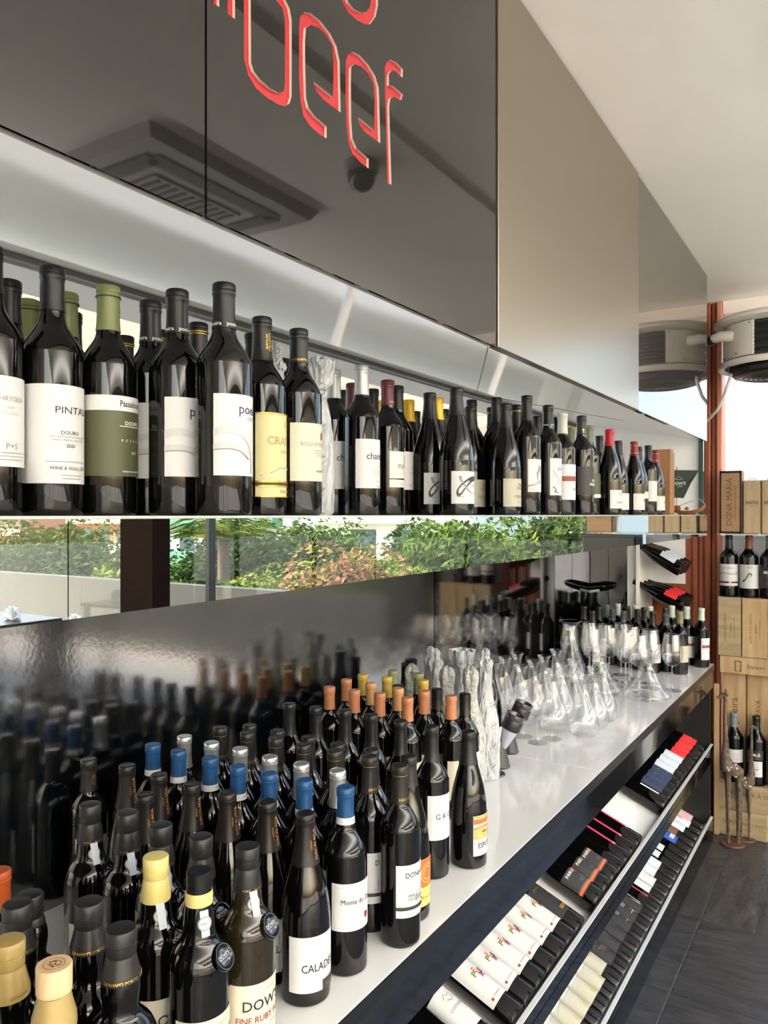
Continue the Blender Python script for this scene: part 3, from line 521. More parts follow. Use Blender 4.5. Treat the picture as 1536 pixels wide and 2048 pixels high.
oo_in = [(1040, -30), (1062, 20), (1100, 65), (1150, 90), (1190, 85), (1215, 50), (1222, -20), (1222, -440), (1200, -520), (1120, -560), (1060, -500), (1040, -380)]
def inside_top(pts): return [(y, min(z, CTOP-.02)) for y, z in pts]
def cut_panel(y0, y1, z0, z1, loops, islands, m, t=.0045):
    cu = bpy.data.curves.new('panel', 'CURVE'); cu.dimensions = '2D'; cu.fill_mode = 'BOTH'; cu.extrude = t/2
    def sp(pts):
        s = cu.splines.new('POLY'); s.points.add(len(pts)-1); s.use_cyclic_u = True
        for p, (a, b) in zip(s.points, pts): p.co = (a, b, 0, 1)
    sp([(y0, z0), (y1, z0), (y1, z1), (y0, z1)])
    for l in loops: sp(l)
    ob = bpy.data.objects.new('panel', cu); me = bpy.data.meshes.new_from_object(ob); bpy.data.objects.remove(ob)
    for v in me.vertices:
        a, b, c = v.co; v.co = (CX-t/2+c, a, b)
    me.name = 'door_panel'; me.update()
    o = link('door_panel', me, [m, MATS['cut_edge']], cab)
    for p in me.polygons:
        c = p.center; n = p.normal
        edge = abs(n.x) < .5 and z0+.004 < c.z < z1-.004 and y0+.004 < c.y < y1-.004
        p.material_index = 1 if edge else 0
        p.use_smooth = False
    return o
letters = [e1, e2, ff]
rects = {0: [], 1: []}
cl = [inside_top(letter(l)) for l in letters]
# the b and the o leave islands: cut them as slit rings
def ring_slit(o_, i_): return inside_top(letter(o_)), inside_top(letter(i_))
bo, bi = ring_slit(b_out, b_in); oo, oi = ring_slit(oo_out, oo_in)
cut_panel(Ys[0], Ys[1]-.002, CB, CTOP, [], [], pan_m[0])
cut_panel(Ys[1]+.002, Ys[2]-.003, CB, CTOP, cl+[bo, bi, oo, oi, inside_top(letter(i1)), inside_top(letter(i2))], [], pan_m[0])
p2 = bxo('door_panel', CX-.018, CX+.004, Ys[2]+.002, Ys[3]-.003, CB, CTOP, pan_m[1], cab, .001)
p3 = bxo('door_panel', CX-.018, CX, Ys[3]+.002, Ys[4], CB, CTOP, pan_m[2], cab, .001)
ct2 = bxo('sign_backing', CX-.009, CX-.0048, .70, 1.50, EZ+.40, CTOP-.01, mat('sign_red', (.70, .11, .16), .30, coat=.4), cab); ct2['label'] = 'red backing shown through the cut letters beef'
# sloping soffit under the cabinet
soff = mat('soffit_gloss', (.97, .96, .93), .06, ior=1.2, bump=(1.0, .05, .02))
mesh('soffit', [(CX-.018, Ys[0], CB+.002), (CX-.018, Ys[-1], CB+.002), (NX, Ys[-1], EZ+.495), (NX, Ys[0], EZ+.495), (CX-.018, Ys[0], CB+.012), (CX-.018, Ys[-1], CB+.012), (NX, Ys[-1], EZ+.505), (NX, Ys[0], EZ+.505)],
     [(0, 3, 2, 1), (4, 5, 6, 7), (0, 1, 5, 4), (2, 3, 7, 6), (1, 2, 6, 5), (0, 4, 7, 3)], soff, cab)
for (ya, xa, yb, xb) in ((1.552, CX-.02, 2.87, NX+.004), (2.87, NX+.004, 3.35, -.9)):
    za = CB+(CX-xa)/(CX-NX)*(EZ+.495-CB); zb = CB+(CX-xb)/(CX-NX)*(EZ+.495-CB)
    MB().tube([(xa, ya, za), (xb, yb, zb)], .0022, 6).build('soffit_joint', mat('joint_grey', (.42, .41, .40), .5), cab)
bxo('trim_strip', NX, NX+.012, Ys[0], Ys[-1], EZ+.480, EZ+.494, mat('joint_grey'), cab)

# ------------------------------------------------------------------ bottle shelf with the mirror fascia
shf = thing('wall_shelf', (0, 0, 0), 'long wall shelf with mirror fascia and glass back crowded with wine bottles', 'shelf')
bxo('shelf_board', NX, CX, Ys[0], 4.06, EZ-.0045, EZ-.0015, mat('shelf_edge', (.66, .68, .66), .2, ior=1.5), shf)
fy = [Ys[0], .49, 2.55, 3.1, 4.12]
for a, b in zip(fy, fy[1:]): bxo('mirror_fascia', CX-.012, CX, a+.0006, b-.0006, EZ-.107, EZ-.005, M_MIRROR, shf)
bxo('shelf_bottom', NX, CX-.013, Ys[0], 4.12, EZ-.105, EZ-.095, M_DARK, shf)
for a, b in ((Ys[0], 1.9), (1.903, 4.10)): bxo('glass_back', NX-.008, NX, a, b, EZ-.002, EZ+.495, G_PANE, shf)
bxo('end_panel', NX, CX-.02, 4.07, 4.10, EZ-.001, EZ+.47, M_WHITE, shf)
bxo('glass_edge', CX-.026, CX-.004, 4.04, 4.062, EZ-.001, CB, mat('glass_edge_green', (.22, .28, .27), .1), shf)

# ------------------------------------------------------------------ black glass wall behind the counter
bgw = thing('back_panel', (0, 0, 0), 'black glossy glass wall panel behind the counter bottles', 'panel')
bg1 = mat('black_glass_wavy', (.012, .020, .040), .10, ior=4.0, bump=(90, .035, .002))
bg2 = mat('black_glass_flat', (.022, .024, .028), .05, ior=3.0, bump=(20, .04, .002))
bxo('glass_panel', NX-.012, NX, Ys[0], 2.515, CT-.005, EZ-.10, bg1, bgw)
bxo('glass_panel', NX-.012, NX, 2.521, 4.39, CT-.005, EZ-.10, bg2, bgw)
bxo('glass_panel', NX, -1.265, 4.40, 4.415, CT-.02, EZ-.0, bg2, bgw)
bxo('glass_panel', -1.262, -1.158, 4.40, 4.415, CT-.02, EZ-.0, bg2, bgw)

# ------------------------------------------------------------------ counter with two bottle racks in its front
ctr = thing('display_counter', (0, 0, 0), 'long counter with white glass top and two sloping bottle racks in its black front', 'counter')
Y0c, Y1c = -.60, 4.32
ctm = mat('counter_white_glass', (.86, .865, .87), .07, ior=1.55, coat=.3)
for a, b in ((Y0c, 2.3285), (2.3315, Y1c)): bxo('counter_top', NX, CX, a, b, CT-.012, CT, ctm, ctr, .001)
bxo('top_support', NX, CX-.001, Y0c, Y1c-.001, CT-.030, CT-.013, M_DARK, ctr)
bxo('top_edge', CX+.0004, CX+.003, Y0c, Y1c, CT-.030, CT-.0004, mat('edge_black', (.05, .05, .055), .3), ctr); bxo('top_edge', NX, CX+.003, Y1c+.0004, Y1c+.003, CT-.030, CT-.0004, mat('edge_black'), ctr)
fr = mat('front_black_gloss', (.02, .022, .03), .07, ior=1.62, bump=(2.2, .10, .02))
def fpan(z0, z1): bxo('front_panel', CX-.012, CX-.001, Y0c, Y1c-.02, z0, z1, fr, ctr)
fpan(.800, CT-.031); fpan(.425, .468); fpan(.0, .090)
for lipz in (.505, .127):
    bxo('rack_lip', CX-.013, CX-.0005, Y0c, Y1c-.02, lipz-.004, lipz, mat('white_lip', (.78, .79, .80), .3), ctr)
    bxo('lip_front', CX-.013, CX-.001, Y0c, Y1c-.02, lipz-.040, lipz-.0045, fr, ctr)
    zb = lipz-.052; al = radians(22.5); L = .40
    x1, z1 = CX-.014-L*cos(al), zb+L*sin(al)
    mesh('rack_board', [(CX-.014, Y0c, zb), (CX-.014, Y1c-.03, zb), (x1, Y1c-.03, z1), (x1, Y0c, z1), (CX-.014, Y0c, zb-.01), (CX-.014, Y1c-.03, zb-.01), (x1, Y1c-.03, z1-.01), (x1, Y0c, z1-.01)],
         [(0, 1, 2, 3), (7, 6, 5, 4), (0, 4, 5, 1), (1, 5, 6, 2), (2, 6, 7, 3), (3, 7, 4, 0)], M_WHITE, ctr)
bxo('end_side', NX, CX-.0135, Y1c-.029, Y1c-.012, 0, CT-.031, M_DARK, ctr)
bxo('back_side', NX-.01, NX+.01, Y0c, Y1c-.03, 0, CT-.031, M_DARK, ctr)

# ------------------------------------------------------------------ bottles on the shelf
def sep(items, d=.0765, it=60, fixed=()):        # nudge neighbours apart until no two touch
    for _ in range(it):
        for i in range(len(items)):
            for j in range(i):
                a, b = items[i], items[j]; m = a[2]+b[2]+.0006
                dx, dy = a[0]-b[0], a[1]-b[1]; q = sqrt(dx*dx+dy*dy) or 1e-4
                if q < m:
                    e = (m-q)/2; a[0] += dx/q*e; a[1] += dy/q*e; b[0] -= dx/q*e; b[1] -= dy/q*e
        for a in items: a[0] = max(min(a[0], CX-.003-a[2]), NX+a[2]+.002)
RADS = {id(BORD): .0379, id(BURG): .0409, id(PORT): .0407, id(BALL): .0431}
def place(rows, base, grp):
    its = []
    for key, pts, desc, end in rows:
        n = len(pts)
        for i, p in enumerate(pts):
            k = p[2] if len(p) > 2 and isinstance(p[2], str) else key
            if len(p) == 4: x, y = p[2], p[3]; k = p[0]
            else: x, y = pos(p[0], p[1], base+SPEC[k]['H'])
            if n > 1:
                lab = desc % (ORD[i] if '%s' in desc else '') if '%s' in desc else desc
            else: lab = desc
            its.append([x, y, RADS[id(SPEC[k]['shape'])], k, lab])
    sep(its)
    for x, y, r, k, lab in its: bottle(k, x, y, base, lab, grp, radians(random.uniform(-4, 4)))
    return its
place([
 ('chryseia', [(3, 503)], 'dark wine bottle with white label, first at the camera end of the shelf', ''),
 ('dark_cap', [(28, 556)], 'black-capped bottle behind the two white-labelled bottles at the near shelf end', ''),
 ('pintas', [(99, 538)], 'tall wine bottle with wide white label lettered PINTAS at the shelf front', ''),
 ('passadouro', [(200, 572), (135, 587), (60, 600)], 'green-capped shelf bottle with olive and white label, %s from the shelf front', ''),
 ('poeira', [(442, 568), (358, 584), (283, 598), (229, 612), (160, 623)], 'matte-capped bottle with arc drawing on its label, %s back from the shelf front', ''),
 ('goldring', [(397, 647), (317, 661), (250, 673)], 'black capsule bottle with two gold rings behind the arc-label row, %s from the front', ''),
 ('crasto', [(530, 637)], 'shelf bottle with pale gold label and gold print running up its black capsule', ''),
 ('dark_cap', [(507, 668), (495, 709)], 'dark-capped bottle half hidden behind the pale gold label bottle, %s from the front', ''),
 ('roquette', [(592, 658)], 'shelf bottle with cream label beside the bottle wrapped in printed film', ''),
 ('dark_cap', [(565, 718)], 'dark-capped bottle whose top shows between the gold and the cream labelled bottles', ''),
 ('charac', [(722, 732), (669, 740)], 'silver-capped shelf bottle with white label, %s from the shelf front', ''),
 ('puro', [(775, 761)], 'shelf bottle with maroon capsule and notched white two-part label', ''),
 ('maroon', [(705, 767)], 'maroon capsule bottle behind the silver-capped shelf bottle', ''),
 ('dark_cap', [(801, 773), (747, 778), (691, 781)], 'black-capped bottle in the row behind the maroon capsule, %s from the front', ''),
 ('yellow_cap', [(869, 796), (819, 800), (759, 802)], 'shelf bottle with bright yellow capsule, %s from the shelf front', ''),
 ('passa', [(913, 776), (847, 786)], 'sloping-shouldered bottle with black brush stroke on white label, %s from the shelf front', ''),
 ('cedro', [(1011, 808), (944, 816)], 'sloping-shouldered bottle with beige label, %s from the shelf front', ''),
 ('darkburg', [(888, 819), (830, 823)], 'dark sloping bottle behind the brush stroke labels, %s in its row', ''),
 ('leaf', [(1048, 793), (997, 797), (952, 800)], 'tall black-capped bottle with grey leaf drawing label, %s from the shelf front', ''),
 ('goldring', [(1028, 809), (976, 814), (930, 817)], 'gold-ringed capsule bottle behind the beige labels, %s from the front', ''),
 ('poeira_far', [(1096, 811)], 'far shelf bottle with thin line drawing label before the white-capped bottle', ''),
 ('dark_cap', [(1078, 833), (1065, 848)], 'plain black-capped bottle behind the leaf drawing bottle, %s from the front', ''),
 ('asl', [(1125, 827)], 'white-capped shelf bottle with hill picture over brick red band', ''),
 ('dark_cap', [(1113, 835)], 'black-capped bottle just behind the white-capped shelf bottle', ''),
 ('acor', [(1163, 832)], 'charcoal-labelled bottle with copper crescent near the far shelf end', ''),
 ('olive_cap', [(1141, 856)], 'olive-capped bottle standing behind the charcoal-labelled bottle', ''),
 ('alt', [(1182, 852)], 'olive-labelled bottle with olive capsule next to the charcoal label', ''),
 ('blacktop', [(1199, 872)], 'black-topped bottle between the olive label and the bright red capsule', ''),
 ('quint', [(1215, 859)], 'sloping bottle with bright red capsule and square mark on white label', ''),
 ('darkburg', [(1243, 882)], 'sloping bottle with black capsule between the two red-capped far bottles', ''),
 ('redcap2', [(1262, 883)], 'sloping bottle with dark red gold-banded capsule and red letters', ''),
 ('darkburg2', [(1277, 894)], 'black-capped bottle just past the one with red letters', ''),
 ('redcap2', [(1311, 901)], 'farthest red-capped bottle, last before the wooden boxes on the shelf', ''),
 ('dark_cap', [(1296, 891)], 'dark straight bottle between the last two red capsules on the shelf', ''),
], EZ-.0015, 'wine bottles on the wall shelf')

# ------------------------------------------------------------------ bottles on the counter
its = place([
 ('blue', [(691, 1572), (620, 1554), (545, 1543), (486, 1528), (430, 1511), (368, 1496), (318, 1485)], 'blue-capped bottle with white band on its neck, %s from the counter edge', ''),
 ('silver', [(678, 1538), (605, 1525), (545, 1511), (488, 1494.5), (427, 1483), (376, 1471)], 'bottle with shiny silver capsule beside the blue ones, %s from the counter edge', ''),
 ('dona', [(798, 1528), (728, 1513), (660, 1501), (596, 1489.5), (542, 1476), (486, 1465), (430, 1455)], 'grey capsule bottle with one gold ring, %s from the counter edge', ''),
 ('plainback', [(818, 1510, 'portes'), (743, 1499.5), (675, 1486), (612, 1473), (548, 1461), (494, 1450)], 'plain dark grey capsule bottle behind the gold-ringed row, %s from the counter edge', ''),
 ('tallcap', [(863.5, 1451, 'grou'), (801, 1440), (743, 1428), (685, 1418), (634, 1413), (581, 1406)], 'bottle with long matte black capsule before the orange caps, %s from the counter edge', ''),
 ('orange', [(905, 1389), (853, 1379), (815, 1394), (760, 1385), (709, 1379), (659, 1373), (693, 1358)], 'copper orange capsule bottle, %s counting from the counter front', ''),
 ('amber', [(797, 1373), (744, 1365)], 'amber capsule bottle among the orange ones, %s from the counter edge', ''),
 ('straw', [(827, 1361), (775, 1353), (726, 1348)], 'straw yellow capsule bottle behind the orange ones, %s from the counter edge', ''),
 ('sage', [(837, 1346), (786, 1340)], 'sage green capsule bottle behind the yellow ones, %s from the counter edge', ''),
 ('espo', [(937, 1461)], 'sloping bottle with landscape painting label at the counter edge by the wine aerators', ''),
 ('screw', [(927, 1388), (870, 1379), (812, 1370)], 'black screw-capped bottle with gold script, %s from the counter edge', ''),
 ('blacktop', [(812, 1325)], 'black-capped bottle in front of the white wrapped bottles at the back', ''),
 ('calada', [(611, 1624), (535, 1601), (455, 1583), (383, 1566), (318, 1547), (254, 1529)], 'sloping bottle with copper-lettered brown capsule, %s from the counter edge', ''),
 ('calada', [(289, 1587)], 'brown capsule bottle standing alone behind the port bottles', ''),
 ('kin', [(177, 1517)], 'dark capsule bottle with a boxed mark, hindmost against the black glass', ''),
 ('dow', [(493, 1690, 'dow_olive'), (402, 1672), (322, 1648), (254, 1623), (181, 1607)], 'seal-necked port bottle with black stopper sleeve, %s from the counter edge', ''),
 ('dow_band', [(398, 1740)], 'port bottle with black cap above a pale yellow neck band', ''),
 ('dow_yellow', [(313, 1710)], 'port bottle with pale yellow stopper sleeve and round neck seal', ''),
 ('graham', [(283, 1877), (189, 1833), (90, 1802)], 'squat port bottle with plain black stopper sleeve, %s from the counter edge', ''),
 ('graham_low', [(54, 1795)], 'low black-stoppered port bottle half hidden behind a taller one', ''),
 ('gold_port', [(35, 1885)], 'port bottle with gold stopper sleeve beside the corked one', ''),
 ('cork_port', [(134, 1940)], 'port bottle with pale wooden cork over a gold sleeve', ''),
 ('band_port', [('band_port', 0, -.742, .430)], 'port bottle with cream neck band and paper tax seal, next to the camera', ''),
 ('orange_wax', [('orange_wax', 0, -1.028, .625)], 'bottle with orange wax capsule standing behind the black-stoppered port bottles', ''),
 ('darkburg', [(980, 1322)], 'dark sloping bottle with white label behind the wrapped bottles beside the carafes', ''),
], CT, 'bottles on the counter')
place([
 ('mint', [(1403.5, 1216), (1373, 1213), (1345, 1211)], 'mint-capped bottle with hill label at the far counter end, %s from the edge', ''),
 ('mint', [(1303, 1213), (1271, 1211), (1236, 1207)], 'mint-capped bottle in the second far row, %s from its front', ''),
 ('bronzetop', [(1322, 1214), (1287, 1215)], 'bronze-capped bottle between the mint rows, %s from the edge', ''),
 ('greytop', [(1330, 1228), (1297, 1225), (1263, 1222), (1232, 1218)], 'grey-capped bottle right behind the wine glasses, %s from the edge', ''),
 ('blacktop', [(1277, 1217), (1245, 1213), (1311, 1222), (1201, 1213), (1185, 1221), (1172, 1212)], 'black-capped bottle in the far corner crowd, %s counted from the end wall', ''),
 ('greentop', [(1216, 1210)], 'green-topped bottle at the back of the far corner crowd', ''),
 ('olive_cap', [(1346, 1221)], 'olive grey capsule bottle just before the far mint-capped ones', ''),
], CT, 'bottles at the far end of the counter')
# a bottle that shows its own label gets its own words
for o in list(bpy.data.objects):
    l = o.get('label', '')
    if 'plain dark grey capsule' in l and 'first' in l: o['label'] = 'sloping bottle with orange and yellow label behind the castle-label bottle'
    if 'long matte black capsule' in l and 'first' in l: o['label'] = 'bottle with white label lettered GROU at the counter front'
    if 'grey capsule bottle with one gold ring, first' in l: o['label'] = 'castle-label bottle with gold-ringed grey capsule, nearest the counter edge'
    if 'seal-necked port bottle with black stopper sleeve, first' in l: o['label'] = 'olive glass port bottle with cream and red label, nearest the counter edge'

# ------------------------------------------------------------------ racks
def rack(seq, lipz, grp, where):
    al = radians(22.5); zb = lipz-.052
    cnt = {}
    for k, _ in seq: cnt[k] = cnt.get(k, 0)+1
    seen = {}
    for k, y in seq:
        r = RADS[id(SPEC[k]['shape'])]
        x0, z0 = CX-.016, zb
        bx = x0-.002-r*sin(al)*1.0+r*sin(al); 
        ax = (bx-.002+r*sin(al)-r*sin(al), z0+.0008)
        cx = x0-.006-r*sin(al)+r*sin(al); 
        # axis foot: up the board normal from a point just behind the lip
        px, pz = x0-.006-2*r*sin(al)*.5, zb+(.006+2*r*sin(al)*.5)*math.tan(al)
        A = (px+r*sin(al), y, pz+r*cos(al)+.0006)
        i = seen.get(k, 0); seen[k] = i+1
        d = RD[k]
        lab = ('%s lying in the %s rack' % (d, where)) + ((', %s from the camera end' % ORD[i]) if cnt[k] > 1 else '')
        o = bottle(k, A[0], A[1], A[2], lab, grp)
        M = Matrix(((sin(al), 0, -cos(al)), (0, 1, 0), (cos(al), 0, sin(al)))) @ Matrix.Rotation(radians(random.uniform(-9, 9)), 3, 'Z')
        o.rotation_euler = M.to_euler()
RD = dict(costa='bottle with crested white label', peixe='bottle with multicoloured letters on white', goldlab='black bottle with gold print', parus='bottle with orange band label',
    pinkstripe='black bottle with one pink stripe', nolabel='unlabelled black bottle', strip='black bottle with thin white strip', navy='bottle with navy blue label', whiteblue='bottle with pale white label',
    redlab='bottle with bright red label', lavra='bottle with cream landscape label', wrinkled='bottle with wrinkled beige label', por='black label bottle with pale top band', vinho='black bottle with fine small print',
    vinha='black bottle with bold white letters', splash='black bottle with white splash mark', qlab='bottle with ring-marked white label', curve='bottle with curved white label', square='bottle with small blue-grey label',
    bluelab='bottle with bright blue label', brownlab='bottle with small brown label', whitelab='bottle with plain white label', whitepink='bottle with white and rose label', rosy='bottle with beige and rosy label')
up = [('nolabel', 1.42), ('nolabel', 1.50), ('costa', 1.585)]+[('peixe', 1.715+.078*i) for i in range(6)]+[('goldlab', 2.183), ('parus', 2.366), ('parus', 2.452), ('parus', 2.537), ('nolabel', 2.618), ('pinkstripe', 2.697), ('pinkstripe', 2.776), ('pinkstripe', 2.856),
      ('strip', 3.285), ('navy', 3.372), ('navy', 3.456), ('navy', 3.54), ('whiteblue', 3.625), ('whiteblue', 3.709), ('whiteblue', 3.793), ('redlab', 3.877), ('redlab', 3.961), ('redlab', 4.045), ('redlab', 4.129)]
rack(up, .505, 'bottles lying in the upper rack', 'upper')
low = ['lavra']*5+['wrinkled', 'por', 'vinho', 'vinho', 'vinha', 'vinha', 'splash', 'pinkstripe', 'qlab', 'qlab', 'curve', 'curve', 'square', 'square', 'nolabel', 'bluelab', 'brownlab', 'whitelab', 'whitepink', 'rosy']
rack([(k, 2.20+.0795*i) for i, k in enumerate(low)], .127, 'bottles lying in the lower rack', 'lower')

# ------------------------------------------------------------------ white rack at the end of the counter
wr = thing('wall_rack', (0, 0, 0), 'white upright rack beyond the counter with three-bottle stacks sticking out', 'rack')
bxo('side_board', -1.156, -1.112, 4.395, 4.41, CT-.01, EZ+.1, M_WHITE, wr)
bxo('face_board', -1.10, -1.085, 4.36, 4.68, CT-.3, EZ+.1, M_WHITE, wr)
bxo('back_board', -1.30, -.90, 4.672, 4.69, 1.30, EZ+.1, M_WHITE, wr)
for (zc, key, dn, sl) in ((EZ-.165, 'whiteblue', 'pale-labelled', 30), (EZ-.385, 'redlab', 'red-labelled', 24)):
    for i in range(3):
        al = radians(sl); Lb = .27
        x, z = -1.10+Lb*cos(al), zc-Lb*sin(al)
        lab = '%s bottle sticking out of the white wall rack, %s from the camera' % (dn, ORD[i])
        o = bottle(key, x, 4.40+.092*i, z, lab, 'bottles in the white wall rack')
        o.rotation_euler = Matrix(((sin(al), 0, -cos(al)), (0, 1, 0), (cos(al), 0, sin(al)))).to_euler()
rc = bottle('quint', -1.13, 4.36, EZ-.52, 'red-capped bottle neck showing at the edge of the white wall rack', 'bottles in the white wall rack')
rc.rotation_euler = (0, radians(80), 0); rc.location = (-1.40, 4.43, EZ-.43)

# ------------------------------------------------------------------ wrapped bottles
film = mat('white_film', (.74, .75, .76), .4, noise=(22, (.58, .60, .62), (1, 1, .35)), bump=(48, 1.0, .03, (1, 1, .35)))
netm = mat('white_foam_net', (.72, .73, .71), .6, noise=(60, (.55, .56, .54), (1, 1, 1)), bump=(90, 1.0, .012))
blackbag = mat('black_film', (.06, .06, .065), .3, bump=(40, .7, .01))
def wrapped(x, y, z0, H, kind, label, marks=False, r0=.044):
    t = thing('wrapped_bottle', (x, y, z0), label, 'bottle', 'bottles wrapped in film or foam net')
    prof = [(0, .001), (r0*.9, .0), (r0, .01), (r0*1.02, .10), (r0*.98, .17), (r0*.8, .21), (r0*.55, .245), (r0*.42, .27)]
    prof = [(0, .001), (r0*.9, .0), (r0, .01), (r0*1.02, .08), (r0*.97, .14), (r0*.92, .17), (r0*.78, .20), (r0*.60, .23), (r0*.48, .262)]
    if kind == 'knot': prof += [(.020, H-.045), (.013, H-.032), (.010, H-.022), (.012, H-.012), (.007, H-.003), (0, H)]
    elif kind == 'loose': prof += [(.026, H-.060), (.032, H-.035), (.037, H-.012), (.034, H-.002), (.012, H-.022), (0, H-.025)]
    else: prof += [(.020, H-.025), (.012, H-.008), (0, H)]
    prof = [p for i, p in enumerate(prof) if i < 5 or p[1] > prof[i-1][1]-.03]
    prof = sm(prof[:3], 2)[:-1]+sm(prof[2:], 5); mb = MB().lathe(prof, 48); vs = []
    ph = random.uniform(0, 6)
    for i, (a, b, c) in enumerate(mb.v):
        th = atan2(b, a); q = sqrt(a*a+b*b); f = 1+(.045*abs(sin(th*4+ph+c*30))+.04*abs(sin(th*3-c*55+ph))-.05+random.uniform(-.02, .02))*(1 if c > .02 else .3)
        top = c > H-.05
        if top: f += .20*sin(th*5+ph)
        vs.append((a*f, b*f, c+(random.uniform(-.004, .004) if top else 0)))
    mesh('wrapping', vs, mb.f, film if kind != 'net' else netm, t, True)
    if marks:
        a = []
        for k in range(4):
            zz = .045+.06*k; a += [O(-.004, zz, .010, .0012, 'grey', a0=20, a1=160, n=7), O(-.004, zz, .010, .0012, 'grey', a0=200, a1=340, n=7), K([(-.010, zz-.004), (.0, zz+.001), (-.004, zz), (.006, zz+.006)], .0014, 'ink')]
        r1 = r0*1.09
        art('printed_marks', a, lambda s_, q, l: (r1*cos(s_/r1-.5), r1*sin(s_/r1-.5), q), t)
    return t
wb = [((-.965, 2.09), .382, 'knot', 'tall white film-wrapped bottle with twisted top beside the carafes', True), ((-.965, 1.99), .348, 'net', 'net-wrapped bottle with knotted tip in front of the film-wrapped ones', False),
      ((-1.075, 2.16), .359, 'loose', 'film-wrapped bottle with wide loose top in the wrapped group', True), ((-1.045, 2.0), .338, 'net', 'net-wrapped bottle with rounded top in the middle of the wrapped group', False),
      ((-1.13, 2.08), .367, 'knot', 'film-wrapped bottle at the back beside the wide loose one', False), ((-1.212, 2.2), .349, 'knot', 'film-wrapped bottle with twisted top nearest the black glass', True), ((-1.20, 2.065), .317, 'net', 'net-wrapped bottle standing behind the green capsules', False)]
wi = []
for (x, y), H, kd, lb, mk in wb: wi.append([x, y, .040, H, kd, lb, mk])
# keep clear of the bottles already standing there
for _ in range(80):
    for i, a in enumerate(wi):
        for b in its:
            dx, dy = a[0]-b[0], a[1]-b[1]; q = sqrt(dx*dx+dy*dy); m = a[2]+b[2]+.004
            if q < m: a[0] += dx/q*(m-q); a[1] += dy/q*(m-q)
        for b in wi[:i]:
            dx, dy = a[0]-b[0], a[1]-b[1]; q = sqrt(dx*dx+dy*dy); m = .078
            if q < m: e = (m-q)/2; a[0] += dx/q*e; a[1] += dy/q*e; b[0] -= dx/q*e; b[1] -= dy/q*e
        a[0] = max(min(a[0], CX-.05), NX+.05)
for x, y, r, H, kd, lb, mk in wi: wrapped(x, y, CT, H, kd, lb, mk, .039 if kd == 'net' else .042)
x, y = wi[5][0]-.0, wi[5][1]-.09
bb = thing('plastic_bag', (x-.02, y, CT), 'crumpled black plastic wrapping over a bottle behind the net-wrapped one', 'bag')
mb = MB().lathe([(0, 0), (.03, 0), (.032, .2), (.02, .25), (.016, .29), (.02, .32), (0, .325)], 20); mesh('film', [(a*(1+random.uniform(-.1, .1)), b*(1+random.uniform(-.1, .1)), c) for a, b, c in mb.v], mb.f, blackbag, bb, True)
x, y = pos(626, 712, EZ+.305)
wrapped(x, y-.0, EZ-.0015, .30, 'loose', 'bottle wrapped in printed clear film standing on the shelf', True, .040)
x, y = pos(560, 692, EZ+.305)
wrapped(x-.03, y+.02, EZ-.0015, .32, 'knot', 'film-wrapped shelf bottle mostly hidden behind the gold-labelled one', False, .036)

# ------------------------------------------------------------------ glassware
def shell(prof_out, th, name, parent, seg=36):
    prof = list(prof_out); inner = [(max(r-th, 0), z+(th if i == 0 else 0)) for i, (r, z) in enumerate(prof)][::-1]
    return MB().lathe(prof, seg).build(name, G_CLEAR, parent, True)
CAR = [(.0, .002), (.030, .0), (.044, .008), (.053, .028), (.053, .050), (.046, .078), (.034, .108), (.023, .140), (.0175, .170), (.0175, .195), (.0225, .212), (.0265, .220)]
DUCK = [(.0, .002), (.06, .0), (.088, .006), (.100, .020), (.092, .036), (.070, .060), (.048, .092), (.034, .130), (.030, .170), (.036, .205), (.046, .225)]
TALLD = [(.0, .002), (.045, .0), (.070, .010), (.078, .035), (.070, .075), (.050, .130), (.032, .190), (.024, .235), (.028, .265), (.040, .285), (.052, .292)]
def vessel(kind, x, y, label, grp, tilt=0, rz=0, s=1.):
    pr = {'car': CAR, 'duck': DUCK, 'tall': TALLD}[kind]
    if (kind, s) not in PROTO:
        t = thing('glass_carafe' if kind == 'car' else 'glass_decanter', (0, 0, 0), '', '')
        body = shell([(r*s, z*s) for r, z in sm(pr)], .0016, 'glass_vessel', t)
        r, z = pr[-1]; r *= s; z *= s
        MB().tube([(r*cos(a*pi/12), r*sin(a*pi/12), z) for a in range(25)], .0013, 6, cap=False).build('rim', G_CLEAR, t, True)
        PROTO[(kind, s)] = t
    else: t = copy_tree(PROTO[(kind, s)])
    t.location = (x, y, CT+.0008); t.rotation_euler = (0, 0, rz)
    if tilt:
        for c in t.children:
            if c.name.startswith(('glass_vessel', 'rim')): c.rotation_euler = (0, 0, 0)
    return tag(t, label, 'carafe' if kind == 'car' else 'decanter', grp)
cars = [(1167, 1346, 'small teardrop glass carafe closest to the counter edge'), (1188, 1335, 'small teardrop carafe just past the front one'), (1206, 1325, 'small teardrop carafe beside the wide decanter base'),
        (1106, 1339, 'small teardrop carafe behind the front stemmed glasses'), (1125, 1328, 'small teardrop carafe in the middle of the carafe group'), (1146, 1320, 'small teardrop carafe in front of the tall flared decanter'),
        (1042, 1332, 'small carafe over the wine aerators'), (1067, 1323, 'small carafe in the middle row above the stemmed glasses'), (1088, 1312, 'small carafe near the black glass, middle of the row'),
        (988, 1325, 'small carafe next to the wrapped bottles'), (1009, 1316, 'second small carafe from the wrapped bottles'), (1034, 1307, 'third small carafe from the wrapped bottles, hindmost'), (1112, 1300, 'small carafe directly beside the tall flared decanter')]
vi = []
for u, v, lb in cars:
    x, y = pos(u, v, CT+.22); vi.append([x, y, .0545, 'car', lb, .5])
vi.append([*onY(1297, 1400, 1)[:0]]) if False else None
def basept(u, v): return pos(u, v, CT)
x, y = basept(1297, 1398); vi.append([x, y, .101, 'duck', 'wide-based glass decanter at the counter edge before the wine glasses', 1])
